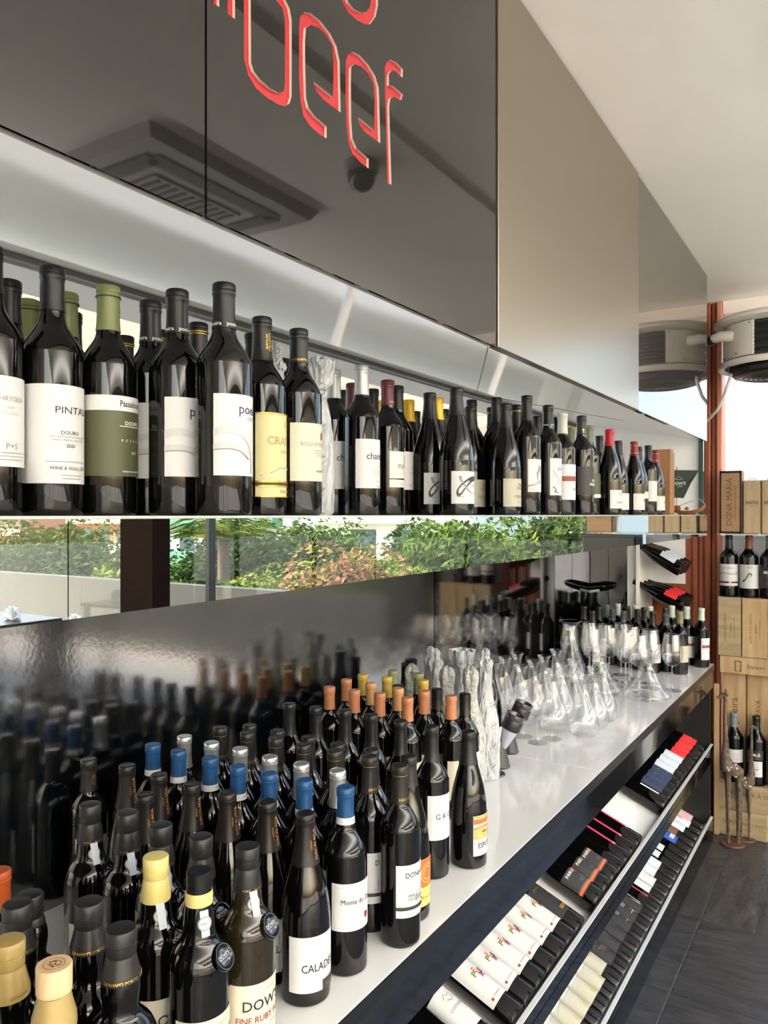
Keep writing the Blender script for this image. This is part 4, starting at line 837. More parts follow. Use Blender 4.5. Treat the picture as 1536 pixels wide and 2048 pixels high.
x, y = basept(1215, 1388); vi.append([x, y, .101, 'duck', 'wide-based glass decanter in the middle of the counter', 1])
x, y = pos(1141, 1242, CT+.292); vi.append([x, y, .079, 'tall', 'tall glass decanter with wide flared lip against the black glass', 1])
for (u, v, lb) in ((1046, 1357, 'narrow stemmed glass nearest the wine aerators'), (1079, 1365, 'narrow stemmed glass at the front of the three'), (1099, 1361, 'narrow stemmed glass beside the front teardrop carafe'), (1000, 1352, 'narrow stemmed glass between the wrapped bottles and the aerators')):
    x, y = pos(u, v, CT+.205); vi.append([x, y, .036, 'slim', lb, .3])
big = [(1281, 1267), (1327, 1267), (1349, 1269), (1302, 1262), (1254, 1262), (1235, 1258), (1262, 1253), (1218, 1256), (1199, 1255), (1180, 1253), (1206, 1249), (1165, 1251), (1187, 1246), (1232, 1248)]
for i, (u, v) in enumerate(big):
    x, y = pos(u, v, CT+.25); vi.append([x, y, .046, 'big', 'big clear wine glass among those before the far bottles, %s from the end' % (ORD[i-0] if i < 12 else ('thirteenth' if i == 12 else 'fourteenth')), .2])
order = sorted(range(len(big)), key=lambda i: -vi[-len(big)+i][1])
for rank, i in enumerate(order):
    vi[-len(big)+i][4] = 'big clear wine glass before the far bottles, %s from the counter end' % ((ORD+['thirteenth', 'fourteenth'])[rank])
obst = its
for _ in range(120):
    for i, a in enumerate(vi):
        for b in vi[:i]:
            dx, dy = a[0]-b[0], a[1]-b[1]; q = sqrt(dx*dx+dy*dy) or 1e-3; ra = a[2]+b[2]+.001
            if {a[3], b[3]} & {'big', 'slim'} and {a[3], b[3]} & {'duck', 'car', 'tall'}: ra = a[2]+b[2]-.004
            if q < ra: e = (ra-q)/2; a[0] += dx/q*e; a[1] += dy/q*e; b[0] -= dx/q*e; b[1] -= dy/q*e
        for b in wi:
            dx, dy = a[0]-b[0], a[1]-b[1]; q = sqrt(dx*dx+dy*dy); m = a[2]+b[2]+.003
            if q < m: a[0] += dx/q*(m-q); a[1] += dy/q*(m-q)
        a[0] = max(min(a[0], CX-a[2]-.004), NX+a[2]+.006)
def stem_glass(kind, x, y, label):
    if kind not in PROTO:
        t = thing('wine_glass' , (0, 0, 0), '', '')
        if kind == 'big':
            bowl = [(.004, .108), (.020, .113), (.036, .130), (.0445, .152), (.0450, .172), (.0410, .205), (.0345, .250)]
            stem = [(0, .0), (.040, .0), (.041, .0012), (.022, .004), (.008, .010), (.0042, .022), (.0036, .05), (.0036, .095), (.0055, .106), (.004, .109), (0, .110)]
        else:
            bowl = [(.003, .088), (.014, .092), (.026, .106), (.032, .126), (.0325, .146), (.030, .175), (.0262, .205)]
            stem = [(0, .0), (.033, .0), (.034, .0012), (.018, .004), (.007, .009), (.0038, .020), (.0032, .045), (.0032, .078), (.0048, .087), (.0035, .0895), (0, .090)]
        shell(sm(bowl), .0009, 'bowl', t, 32); MB().lathe(stem, 28).build('stem', G_CLEAR, t, True)
        r, z = bowl[-1]; MB().tube([(r*cos(a*pi/12), r*sin(a*pi/12), z) for a in range(25)], .0008, 6, cap=False).build('rim', G_CLEAR, t, True)
        PROTO[kind] = t
    else: t = copy_tree(PROTO[kind])
    t.location = (x, y, CT+.0008)
    return tag(t, label, 'glass', 'stemmed glasses on the counter')
for v in vi:
    if v[3] in ('big', 'slim'): stem_glass(v[3], v[0], v[1], v[4])
    else: vessel(v[3], v[0], v[1], v[4], 'carafes on the counter' if v[3] == 'car' else 'decanters on the counter', 0, 0, .97 if v[3] == 'duck' else 1.)

# ------------------------------------------------------------------ two wine aerators on their stands
acr = mat('aerator_acrylic', (.80, .80, .88), .12, ior=1.4, coat=.5, trans=.35)
def aerator(x, y, label, rz):
    t = thing('wine_aerator', (x, y, CT), label, 'aerator', 'wine aerators on black stands', rz); t.scale = (1.15, 1.15, 1.15)
    MB().lathe([(0, .0), (.026, .0), (.028, .003), (.026, .006), (.014, .060), (.012, .070), (0, .070)], 28).build('stand', mat('aerator_black', (.10, .10, .105), .4), t, True)
    a = MB().lathe([(0, .0), (.006, .0), (.010, .006), (.020, .052), (.0245, .064), (.0245, .066), (0, .066)], 28).build('funnel', acr, t, True)
    b = MB().lathe([(.0248, .062), (.0262, .064), (.0265, .090), (.0250, .092), (.0240, .092)], 28).build('grip_band', mat('aerator_black'), t, True)
    c = MB().lathe([(.0240, .090), (.0256, .092), (.0262, .102), (.0250, .106), (.0215, .106), (.0205, .100), (.0100, .088), (0, .088)], 28).build('cup_rim', mat('aerator_cup', (.22, .20, .22), .15, coat=.5), t, True)
    for q in (a, b, c): q.location = (.004, 0, .045); q.rotation_euler = (0, radians(22), 0)
    return t
x, y = basept(1000, 1533); aerator(x, y, 'wine aerator on black stand nearest the counter edge', radians(20))
x, y = basept(1019, 1508); aerator(x-.01, y+.02, 'second wine aerator standing just behind the front one', radians(20))
x, y = basept(990, 1549)
cs = thing('coaster', (x, y, CT), 'round dark glass coaster lying in front of the wine aerators', 'coaster')
MB().lathe([(0, .0), (.030, .0), (.031, .002), (.030, .005), (0, .005)], 28).build('disc', mat('aerator_cup'), cs, True)
art('lettering', [O(0, 0, .020, .0012, 'grey'), K([(-.012, -.004), (.0, .006), (.012, -.002)], .002, 'grey')], lambda s_, q, l: (s_, q, .0054), cs)

# ------------------------------------------------------------------ boxes and model boat at the far end of the shelf
wbm = mat('box_wood', (.60, .44, .27), .55, noise=(5, (.52, .37, .22), (6, 6, .8)))
pine = mat('pine', (.70, .60, .45), .55, noise=(4, (.61, .49, .35), (7, 7, .8)), bump=(8, .12, .003, (6, 6, .6)))
pine2 = mat('pine_grey', (.64, .57, .46), .6, noise=(4, (.55, .48, .37), (1, 7, 7)), bump=(8, .12, .003, (.6, 6, 6)))
def wbox(x0, x1, y0, y1, z0, z1, label, m=wbm, arts=None, name='wooden_box', cat='box', grp=None, lid=True, planks='v', frame=None, rz=0):
    t = thing(name, ((x0+x1)/2, (y0+y1)/2, z0), label, cat, grp, rz)
    a, b, h = (x1-x0)/2, (y1-y0)/2, z1-z0
    bxo('box_body', -a, a, -b+.008, b, 0, h, m, t, .0015)
    n = 2 if (x1-x0) > .16 and planks == 'v' else 1
    if planks == 'h' and h > .16: n = 3
    for i in range(n):
        if planks == 'v': bxo('front_board', -a+.002+(2*a-.004)*i/n+.0006, -a+.002+(2*a-.004)*(i+1)/n-.0006, -b, -b+.0078, .002, h-.002, m, t, .0008)
        else: bxo('front_board', -a+.002, a-.002, -b, -b+.0078, .002+(h-.004)*i/n+.0006, .002+(h-.004)*(i+1)/n-.0006, m, t, .0008)
    if frame:
        for q in ((-a, -a+.009, 0, h), (a-.009, a, 0, h), (-a, a, 0, .012), (-a, a, h-.012, h)): bxo('edge_strip', q[0], q[1], -b-.002, -b-.0001, q[2], q[3], frame, t)
    if arts: art('lettering', arts, lambda s_, q, l: (s_, -b-.0006-.0001*l, q), t)
    return t
wbox(-.905, -.785, 3.74, 3.80, EZ-.0015, EZ+.305, 'upright brown wooden box after the last bottles on the shelf')
wbox(-.880, -.792, 3.815, 3.86, EZ-.0015, EZ+.295, 'narrow grey-edged wooden box behind the brown one on the shelf', frame=mat('pale_edge', (.70, .68, .70), .5))
boat = thing('model_boat', (-.745, 3.905, EZ-.0015), 'small wooden model boat with dark triangular sail at the shelf end', 'model boat')
mb = MB(); n = 12; vs = []; hw = mat('hull_wood', (.50, .31, .18), .4)
for i in range(n+1):
    t_ = i/n; xx = -.085+.17*t_; w = .022*sin(pi*min(max(t_, .03), .97))**.6; zb = .006+.030*(2*t_-1)**4; zt = .020+.034*abs(2*t_-1)**3
    vs += [(xx, -w, zt), (xx, -w*.6, zb), (xx, w*.6, zb), (xx, w, zt), (xx, 0, zt-.008)]
mb.add(vs, [(i*5+j, i*5+(j+1) % 5, (i+1)*5+(j+1) % 5, (i+1)*5+j) for i in range(n) for j in range(5)]+[(0, 1, 2, 3, 4), (n*5+4, n*5+3, n*5+2, n*5+1, n*5)]).build('hull', hw, boat, True)
bxo('keel', -.04, .04, -.004, .004, 0, .008, hw, boat)
MB().tube([(-.048, 0, .012), (-.046, 0, .232)], .0018, 8).build('mast', hw, boat); MB().tube([(-.085, 0, .215), (.058, 0, .210)], .0014, 8).build('yard', hw, boat)
MB().tube([(-.046, 0, .228), (.0, 0, .13), (.082, 0, .052)], .0009, 6).build('rope', pm('white'), boat)
sl = mesh('sail', [(-.078, -.004, .218), (.055, -.004, .212), (.020, -.012, .150), (-.012, -.014, .080), (-.078, -.010, .084), (-.078, .0, .218), (.055, .0, .212), (.020, -.008, .150), (-.012, -.010, .080), (-.078, -.006, .084)], [(0, 4, 3, 2, 1), (5, 6, 7, 8, 9), (0, 1, 6, 5), (1, 2, 7, 6), (2, 3, 8, 7), (3, 4, 9, 8), (4, 0, 5, 9)], mat('sail_green', (.20, .26, .24), .6), boat)
art('lettering', [T("DOW'S", -.034, .150, .020, 'ltext', bold=.02), T('PORT', -.026, .136, .009, 'ltext'), K([(-.05, .17), (-.034, .184), (-.018, .17), (-.05, .17)], .002, 'lgrey')], lambda s_, q, l: (s_, -.0165, q), sl)
bxo('steering_platform', -.055, -.030, -.010, .010, .020, .045, hw, boat); MB().tube([(-.03, 0, .046), (.03, 0, .068)], .0013, 6).build('steering_oar', hw, boat)
MB().ball((.0, 0, .030), (.010, .008, .008)).build('barrel', hw, boat, True)

# ------------------------------------------------------------------ crates and large bottles at the end window
YF = 4.50
def cx(u): d = ray(u); return YF*d[0]/d[1]
WI = 'wood_ink'
def at(u, v, y=YF): return onY(u, v, y)
wbox(-.705, -.45, 4.42, 4.66, 0, .138, 'lowest pine crate lying flat on the slate floor by the window', pine2, [T('QUINTA DO CRASTO', .03, .075, .024, WI), T('RESERVA', .03, .045, .014, WI)], planks='h', name='wooden_crate', cat='crate', grp='crates by the end window')
wbox(-.700, -.43, 4.425, 4.66, .139, .275, 'second pine crate from the floor carrying the large bottles', pine2, [T('E S P O R \u00c3 O', .03, .09, .030, WI)], planks='h', name='wooden_crate', cat='crate', grp='crates by the end window')
for i, (a, b, tx, nm) in enumerate(((-.683, -.565, 'poeira', 'first'), (-.562, -.448, 'RESERVA', 'second'), (-.445, -.33, 'VALE', 'third'))):
    wbox(a, b, 4.55, 4.66, .2755, .843, 'upright pine crate behind the large lower bottles, %s from the counter' % nm, pine, [T(tx, .0, .36, .055 if i == 0 else .036, WI, 90)], name='wooden_crate', cat='crate', grp='crates by the end window')
wbox(-.69, -.33, 4.50, 4.66, .8435, .937, 'flat pine crate with a dark square bracket mark', pine, [R(-.105, -.100, .015, .072, WI), R(-.105, -.072, .067, .072, WI), R(-.077, -.072, .015, .072, WI), R(-.105, -.095, .015, .020, WI), R(-.083, -.072, .015, .020, WI), T('Espor\u00e3o', .0, .045, .026, WI)], planks='h', name='wooden_crate', cat='crate', grp='crates by the end window')
for i, (a, b, nm) in enumerate(((-.700, -.583, 'nearest the counter'), (-.580, -.455, 'in the middle'), (-.452, -.33, 'farthest from the counter'))):
    wbox(a, b, 4.50, 4.66, .9375, 1.253, 'upright crate under the upper large bottles, %s' % nm, pine2 if i == 0 else pine, [T('QUINTA DO CRASTO', -.02, .155, .0165, WI, 90), T('RESERVA', .008, .155, .0125, WI, 90)]+[R(.024, .0255, .10, .21, WI)], name='wooden_crate', cat='crate', grp='crates by the end window')
for k, x, d in (('mag_dona', -.652, 'first large bottle on the crates, castle label with black band'), ('mag_leaf', -.552, 'large bottle with green leaf on white label on the crates'), ('mag_char', -.452, 'large bottle with charcoal label on the crates')):
    o = bottle(k, x, 4.565, 1.2535, d, 'large bottles by the end window', radians(-85))
for k, x, y, d in (('mag_white', -.618, 4.495, 'large grey-capped bottle with white label on the low crate'), ('mag_mus', -.508, 4.490, 'large bottle with white letters and picture label on the low crate'), ('mag_dark', -.402, 4.49, 'large dark bottle past the lettered one on the low crate')):
    bottle(k, x, y, .2755, d, 'large bottles by the end window', radians(-85))
gs = thing('glass_shelf', (0, 0, 0), 'thin glass shelf holding the presentation boxes over the upper large bottles', 'shelf')
bxo('pane', -.70, .15, 4.47, 4.69, 1.5905, 1.5965, G_PANE, gs)
for x in (-.68, -.50, -.32, .12): bxo('clip', x, x+.016, 4.466, 4.48, 1.588, 1.599, pm('white'), gs)
bxo('back_screen', -.70, -.26, 4.672, 4.69, 1.2, 1.58, mat('pale_screen', (.78, .80, .84), .6), gs)
wbox(-.690, -.580, 4.50, 4.60, 1.597, 1.935, 'upright presentation box with black edges lettered up its front', mat('box_tan', (.60, .47, .34), .6, noise=(6, (.54, .42, .30), (1, 1, 4))), [T('DONA MARIA', -.006, .17, .041, WI, 90)]+[R(.022, .024, .08, .26, WI)], frame=M_DARK)
for i, (a, b, nm) in enumerate(((-.574, -.489, 'beside the black-edged box'), (-.485, -.400, 'second from the black-edged box'), (-.396, -.311, 'third from the black-edged box'))):
    t = wbox(a, b, 4.505, 4.60, 1.597, 1.882, 'pale wooden wine box with rope loop, %s' % nm, mat('box_pale', (.66, .58, .46), .6, noise=(5, (.60, .52, .40), (7, 7, 1))), [T('XISTO', 0, .165, .022, 'ink', bold=.02)]+[R(-.022, .022, .150, .1512, WI), R(-.012, .012, .144, .1452, WI)])
    MB().tube([(-.018, -.02, .285), (-.012, -.02, .297), (.0, -.02, .293), (.010, -.02, .299), (.018, -.02, .286)], .0018, 6).build('rope_loop', pm('brown'), t)
slt = thing('timber_offcut', (-.690, 4.40, 0), 'thin pale wooden slat leaning upright by the counter end', 'slat')
bxo('slat_body', -.012, .012, 0, .012, 0, .80, pine, slt)
# tall board box and black cabinet seen in the mirror fascia
cabb = thing('black_cabinet', (-.1, 4.5, 0), 'tall black cabinet next to the crates along the end window', 'cabinet')
bxo('cabinet_body', -.155, .150, -.05, .12, 0, 1.585, mat('cabinet_black', (.07, .07, .08), .4), cabb, .003)
for i in range(1): bxo('cabinet_door', -.150, .145, -.058, -.051, .05, 1.57, mat('cabinet_black'), cabb, .002)
wbox(-.12, .03, 4.46, 4.56, 1.5975, 1.90, 'tall brown wooden box standing by itself on the glass shelf', mat('box_tan'), [O(0, .10, .02, .002, WI)])

# ------------------------------------------------------------------ giraffe figures
gw = mat('driftwood', (.42, .36, .31), .8, noise=(40, (.20, .15, .13), (1, 1, 1)), bump=(40, .5, .004))
def giraffe(x, y, H, label, rz, lean=0.):
    t = thing('giraffe_figure', (x, y, 0), label, 'figure', 'carved giraffe figures on the floor', rz)
    s = H/.80
    MB().lathe([(0, 0), (.060*s, 0), (.062*s, .004), (.058*s, .010), (0, .012)], 28).build('base_disc', mat('rust', (.36, .24, .18), .7, noise=(20, (.28, .17, .13), (1, 1, 1))), t, True)
    mb = MB()
    mb.tube([(-.040*s, 0, .33*s), (-.030*s, 0, .37*s), (0, 0, .385*s), (.025*s, 0, .40*s), (.035*s, 0, .45*s), (.032*s, 0, .55*s), (.036*s, 0, .66*s), (.034*s, 0, .74*s), (.038*s, 0, .765*s)], [.012*s, .030*s, .040*s, .036*s, .022*s, .012*s, .009*s, .008*s, .009*s], 12)
    for a, b in ((-.028, -.014), (-.028, .014), (.022, -.014), (.022, .014)):
        mb.tube([(a*s, b*s, .38*s), (a*1.05*s, b*1.2*s, .20*s), (a*.95*s, b*1.2*s, .011)], [.014*s, .0065*s, .005*s], 8)
    mb.tube([(-.045*s, 0, .36*s), (-.056*s, 0, .30*s), (-.054*s, 0, .25*s)], [.005*s, .003*s, .004*s], 6)
    mb.build('body', gw, t, True)
    h = MB(); h.tube([(.026*s, 0, .765*s), (.045*s, 0, .768*s), (.066*s, 0, .755*s), (.076*s, 0, .750*s)], [.009*s, .012*s, .008*s, .006*s], 10)
    for b in (-1, 1): h.tube([(.034*s, .006*b*s, .775*s), (.032*s, .008*b*s, .797*s)], [.003*s, .0035*s], 6); h.tube([(.030*s, .010*b*s, .768*s), (.022*s, .022*b*s, .776*s)], [.004*s, .001*s], 6)
    h.build('head', gw, t, True)
    sp = MB()
    for i in range(16):
        a = random.uniform(0, 2*pi); xx = random.uniform(-.03, .03)*s; r = .038*s; sp.ball((xx, r*.92*cos(a), .385*s+r*.92*sin(a)), (.008*s, .005*s, .008*s), 0, 8, 5)
    q = sp.build('spots', mat('pale_spots', (.66, .60, .55), .8), t, True); q['kind'] = 'stuff'
    return t
x, y = pos(1465, 1688, 0); giraffe(x, y, .80, 'tall carved giraffe figure on a rusty disc before the crates', radians(200))
x, y = pos(1492, 1678, 0); giraffe(x, y-.01, .62, 'smaller spotted giraffe figure with pale neck before the crates', radians(10))

# ------------------------------------------------------------------ round heater hanging before the end window
ht = thing('round_heater', (-.41, 4.38, EZ+.70), 'round white ceiling heater with dark louvres hanging before the end window', 'heater')
wh = mat('heater_white', (.84, .83, .80), .45); dk = mat('louvre_dark', (.13, .14, .145), .35)
MB().lathe([(.235, .055), (.262, .045), (.268, .055), (.262, .075), (.240, .085), (.20, .085), (.20, .055)], 48).build('lower_rim', wh, ht, True)
MB().lathe([(.20, .255), (.25, .262), (.285, .272), (.290, .284), (.27, .300), (.12, .335), (0, .34)], 48).build('top_cover', wh, ht, True)
MB().lathe([(.222, .08), (.222, .262)], 48).build('core', dk, ht, True)
for i in range(9): MB().lathe([(.223, .094+.019*i), (.236, .090+.019*i), (.236, .0925+.019*i), (.223, .100+.019*i)], 48).build('louvre', dk if i % 2 else mat('louvre_mid', (.30, .31, .31), .3, .4), ht, True)
MB().lathe([(0, -.010), (.10, -.006), (.18, .004), (.205, .020), (.210, .040), (.205, .056)], 40).build('mesh_dome', mat('mesh_dark', (.10, .10, .105), .4, .3), ht, True)
for i in range(7): MB().tube([((.06+.022*i)*cos(a*pi/16), (.06+.022*i)*sin(a*pi/16), -.010+.0009*i*i*.6) for a in range(33)], .0022, 5, cap=False).build('mesh_ring', mat('louvre_mid'), ht)
a0, a1 = radians(195), radians(252); vs = []; n = 12
for z in (.088, .256):
    for r in (.226, .244):
        vs += [(r*cos(a0+(a1-a0)*i/n), r*sin(a0+(a1-a0)*i/n), z) for i in range(n+1)]
f = []; m_ = n+1
for i in range(n): f += [(m_+i, m_+i+1, 3*m_+i+1, 3*m_+i), (i, i+1, m_+i+1, m_+i), (2*m_+i, 3*m_+i, 3*m_+i+1, 2*m_+i+1)]
f += [(0, m_, 3*m_, 2*m_), (n, 2*m_+n, 3*m_+n, m_+n)]
cp = mesh('control_plate', vs, f, wh, ht)
def onp(a, z, r=.245): return (r*cos(radians(a)), r*sin(radians(a)), z)
for a, z in ((203, .10), (248, .245), (203, .245), (230, .105)): MB().ball(onp(a, z), .0035).build('screw', dk, cp, True)
art('lettering', [R(-.020, .020, -.010, .012, 'lgrey')]+[R(-.017, .014, .006-.004*i, .0072-.004*i, 'ink') for i in range(4)], lambda s_, q, l: onp(214+degrees_(s_), .125+q, .2452+.0002*l), cp) if False else None
MB().tube([onp(222, .20, .23), onp(214, .205, .285), onp(206, .20, .305)], [.030, .026, .022], 14).build('cable_gland', wh, ht, True)
MB().tube([onp(206, .20, .300), onp(203, .190, .325)], .026, 14).build('gland_nut', mat('aerator_black'), ht, True)
MB().tube([onp(203, .19, .322), onp(200, .165, .350), onp(198, .14, .360)], .012, 10).build('cable_elbow', wh, ht, True)
MB().tube([(-.10, .05, .300), (-.20, .20, .302), (-.30, .292, .302)], .013, 10).build('hanging_arm', wh, ht, True)
MB().tube([(-.19, -.06, .05), (-.20, -.08, .0), (-.225, -.08, -.08), (-.27, -.02, -.15), (-.34, .10, -.19), (-.42, .28, -.20)], .0085, 10).build('drain_hose', mat('hose', (.86, .86, .83), .5), ht, True)
MB().tube([(-.19, -.06, .06), (-.195, -.07, .025)], .011, 10).build('hose_joint', mat('aerator_black'), ht, True)

# ------------------------------------------------------------------ ceiling cassette and dome camera, seen reflected in the cabinet
ac = thing('ceiling_air_conditioner', (.895, 2.02, CEIL), 'square ceiling cassette air conditioner mirrored in the cabinet doors', 'air conditioner')
acm = mat('ac_white', (.52, .51, .48), .5)
mesh('frame', [(-.425, -.425, 0), (.425, -.425, 0), (.425, .425, 0), (-.425, .425, 0), (-.40, -.40, -.035), (.40, -.40, -.035), (.40, .40, -.035), (-.40, .40, -.035)], [(0, 1, 5, 4), (1, 2, 6, 5), (2, 3, 7, 6), (3, 0, 4, 7), (4, 5, 6, 7)], acm, ac)
bxo('grille', -.21, .21, -.21, .21, -.042, -.036, acm, ac, .002)
for i in range(10): bxo('grille_slat', -.19, .19, -.185+.04*i, -.170+.04*i, -.046, -.0425, mat('slot_dark', (.06, .06, .06), .6), ac)
for (a, b, c, d) in ((-.33, -.26, -.30, .30), (.26, .33, -.30, .30), (-.30, .30, -.33, -.26), (-.30, .30, .26, .33)):
    s = bxo('air_slot', a, b, c, d, -.040, -.0355, mat('slot_dark'), ac); 
dm = thing('dome_camera', (.09, 2.18, CEIL), 'small dark dome camera on the ceiling mirrored under the sign', 'camera')
MB().lathe([(.06, 0), (.06, -.03), (.052, -.036), (.050, -.036)], 28).build('housing', mat('ac_white'), dm, True)
MB().lathe([(.050, -.034), (.048, -.060), (.034, -.086), (.014, -.097), (0, -.099)], 28).build('dome', mat('dome_dark', (.05, .05, .05), .05), dm, True)

# ------------------------------------------------------------------ dining tables and chairs, seen reflected in the fascia
blk = mat('chair_black', (.07, .07, .08), .5)
def chair(x, y, rz, label):
    t = thing('dining_chair', (x, y, 0), label, 'chair', 'black chairs by the end windows', rz)
    bxo('seat', -.22, .22, -.22, .22, .43, .48, blk, t, .01); bxo('backrest', -.22, .22, .19, .22, .48, .92, blk, t, .008)
    for a in (-1, 1):
        for b in (-1, 1): bxo('leg', a*.20-.018, a*.20+.018, b*.20-.018, b*.20+.018, 0, .43, blk, t, .003)
def table(x, y, label, lab2):
    t = thing('dining_table', (x, y, 0), label, 'table', 'dining tables by the end windows')
    bxo('tabletop', -.45, .45, -.35, .35, .72, .75, mat('table_dark', (.14, .10, .09), .4), t, .004)
    for a in (-1, 1):
        for b in (-1, 1): bxo('leg', a*.40-.025, a*.40+.025, b*.30-.025, b*.30+.025, 0, .72, blk, t)
    for i, (dx, dy) in enumerate(((-.22, 0), (.22, .05))):
        q = thing('folded_napkin', (x+dx, y+dy, .751), lab2 % ORD[i], 'napkin', 'fan-folded napkins on the tables'); vs = [(0, 0, 0)]
        for k in range(13):
            a = pi*k/12; vs.append((.11*cos(a), .02*(-1)**k, .13*sin(a)+.002))
        mesh('fan', vs+[(v[0], v[1]+.004, v[2]) for v in vs], [(0, k, k+1) for k in range(1, 13)]+[(13, k+14, k+13) for k in range(1, 13)]+[(k, k+13, k+14, k+1) for k in range(1, 13)], pm('pale'), q)
table(5.35, 4.05, 'dark dining table mirrored at the near end of the shelf fascia', 'fan-folded napkin on the nearer mirrored table, %s')
table(3.95, 3.95, 'dark dining table mirrored beside the dark column', 'fan-folded napkin on the mirrored table by the column, %s')
chair(5.15, 3.35, pi, 'black chair in front of the nearer mirrored dining table'); chair(5.75, 3.45, pi, 'black chair on the far flank of the nearer mirrored table')
chair(4.68, 3.30, pi*.95, 'black chair between the two mirrored tables'); chair(3.8, 3.25, pi, 'black chair in front of the mirrored table by the column')

# added fill lights: invented bars, out of view, that brighten the ceiling
def fill_light(x, y0, y1, label):
    t = thing('fill_light_bar', (x, (y0+y1)/2, 2.30), label, 'fill light', 'added fill lights over the dining room'); L = y1-y0
    bxo('housing', -.05, .05, -L/2, L/2, -.04, 0, mat('ac_white'), t, .003)
    for s_ in (-1, 1): MB().tube([(0, s_*L*.4, 0), (0, s_*L*.4, CEIL-2.30)], .003, 6).build('wire', mat('ac_white'), t)
    ld = bpy.data.lights.new('fill_light', 'AREA'); ld.shape = 'RECTANGLE'; ld.size = .08; ld.size_y = L; ld.energy = 31.0*L; ld.color = (1.0, .97, .91)
    lo = bpy.data.objects.new('fill_light', ld); COL.objects.link(lo); lo.parent = t; lo.location = (0, 0, .012); lo.rotation_euler = (pi, 0, 0)
fill_light(1.9, -2.6, 4.0, 'added fill light bar, out of view over the middle of the dining room')
fill_light(4.6, -2.6, 4.0, 'added fill light bar, out of view over the far half of the dining room')
aw = bpy.data.materials.new('canopy_cloth'); aw.use_nodes = True; an = aw.node_tree; an.nodes.clear()
ao = an.nodes.new('ShaderNodeOutputMaterial'); a1 = an.nodes.new('ShaderNodeBsdfDiffuse'); a2 = an.nodes.new('ShaderNodeBsdfTranslucent'); a3 = an.nodes.new('ShaderNodeMixShader')
a1.inputs[0].default_value = (.80, .75, .62, 1); a2.inputs[0].default_value = (.80, .74, .60, 1); a3.inputs[0].default_value = .45
an.links.new(a1.outputs[0], a3.inputs[1]); an.links.new(a2.outputs[0], a3.inputs[2]); an.links.new(a3.outputs[0], ao.inputs[0])
cnp = thing('terrace_canopy', (-3.6, 5, 3.05), 'pale cloth canopy on beams seen through the glass behind the shelf bottles', 'canopy')
bxo('cloth', -1.95, 1.7, -7, 9, 0, .03, aw, cnp)
for k in range(8): bxo('beam', -1.95, 1.7, -6.8+2.1*k, -6.7+2.1*k, -.12, -.002, mat('beam_paint'), cnp)
bxo('front_beam', -2.05, -1.95, -7, 9, -.18, .05, mat('beam_paint'), cnp)
for k in range(4): bxo('canopy_post', -2.04, -1.96, -6.5+4.4*k, -6.42+4.4*k, -3.05, -.18, mat('beam_paint'), cnp)
struct(bxo('terrace_floor', -30, -1.63, -40, 40, -.1, -.01, mat('paving_grey', (.55, .54, .52), .8)))
struct(bxo('trim_sky_blocker', 7.05, 11.5, -4.5, YE, 2.95, 3.0, mat('sky_blocker_cloth', (.93, .90, .82), .8)))  # added awning, out of view, keeps sky light off the bottle labels

# ------------------------------------------------------------------ outside: terrace wall, trees, buildings
struct(bxo('terrace_floor', -1.62, 40, YE+.31, 6.5, -.1, -.01, pav)); struct(bxo('terrace_floor', 7.02, 40, -40, YE+.31, -.1, -.01, pav)); struct(bxo('terrace_floor', -1.62, 7.02, -40, -3.35, -.1, -.01, pav))
struct(bxo('terrace_wall', -1.5, 40, 6.5, 6.65, -1.0, .86, mat('terrace_render', (.25, .25, .25), .8)))
struct(bxo('ground', -60, 140, 6.7, 140, -3.2, -3.0, mat('ground_green', (.30, .33, .20), .9, noise=(.5, (.42, .40, .33), (1, 1, 1)))))
def leafm(n, a, b): return mat(n, a, .9, ior=1.2, noise=(2.5, b, (1, 1, 1)))
LM = {'lime': leafm('leaf_lime', (.42, .47, .15), (.26, .33, .10)), 'dark': leafm('leaf_dark', (.14, .22, .09), (.22, .29, .11)), 'mid': leafm('leaf_mid', (.28, .36, .13), (.17, .26, .09)), 'rose': leafm('leaf_rose', (.42, .40, .18), (.52, .30, .26))}
bark = mat('bark', (.36, .28, .22), .9)
def leaves(n, c, r, size):
    vs = []; fs = []
    blobs = [(c[0]+random.uniform(-.6, .6)*r[0], c[1]+random.uniform(-.6, .6)*r[1], c[2]+random.uniform(-.55, .6)*r[2], random.uniform(.28, .5)) for _ in range(16)]
    for _ in range(n):
        b = random.choice(blobs); d = Vector((random.gauss(0, 1), random.gauss(0, 1), random.gauss(0, 1))).normalized()
        p = Vector((b[0]+d.x*b[3]*r[0], b[1]+d.y*b[3]*r[1], b[2]+d.z*b[3]*r[2]))
        if random.random() < .6: q = random.uniform(.80, 1.02); p = Vector((c[0]+d.x*q*r[0]*.85, c[1]+d.y*q*r[1]*.8, c[2]-.1*r[2]+d.z*q*r[2]*.85))
        a = Vector((random.gauss(0, 1), random.gauss(0, 1), random.gauss(0, 1))).normalized(); e = a.orthogonal().normalized(); s = size*random.uniform(.6, 1.3)
        k = len(vs); vs += [p-a*s, p-e*s*.45, p+a*s, p+e*s*.45]; fs.append((k, k+1, k+2, k+3))
    return vs, fs
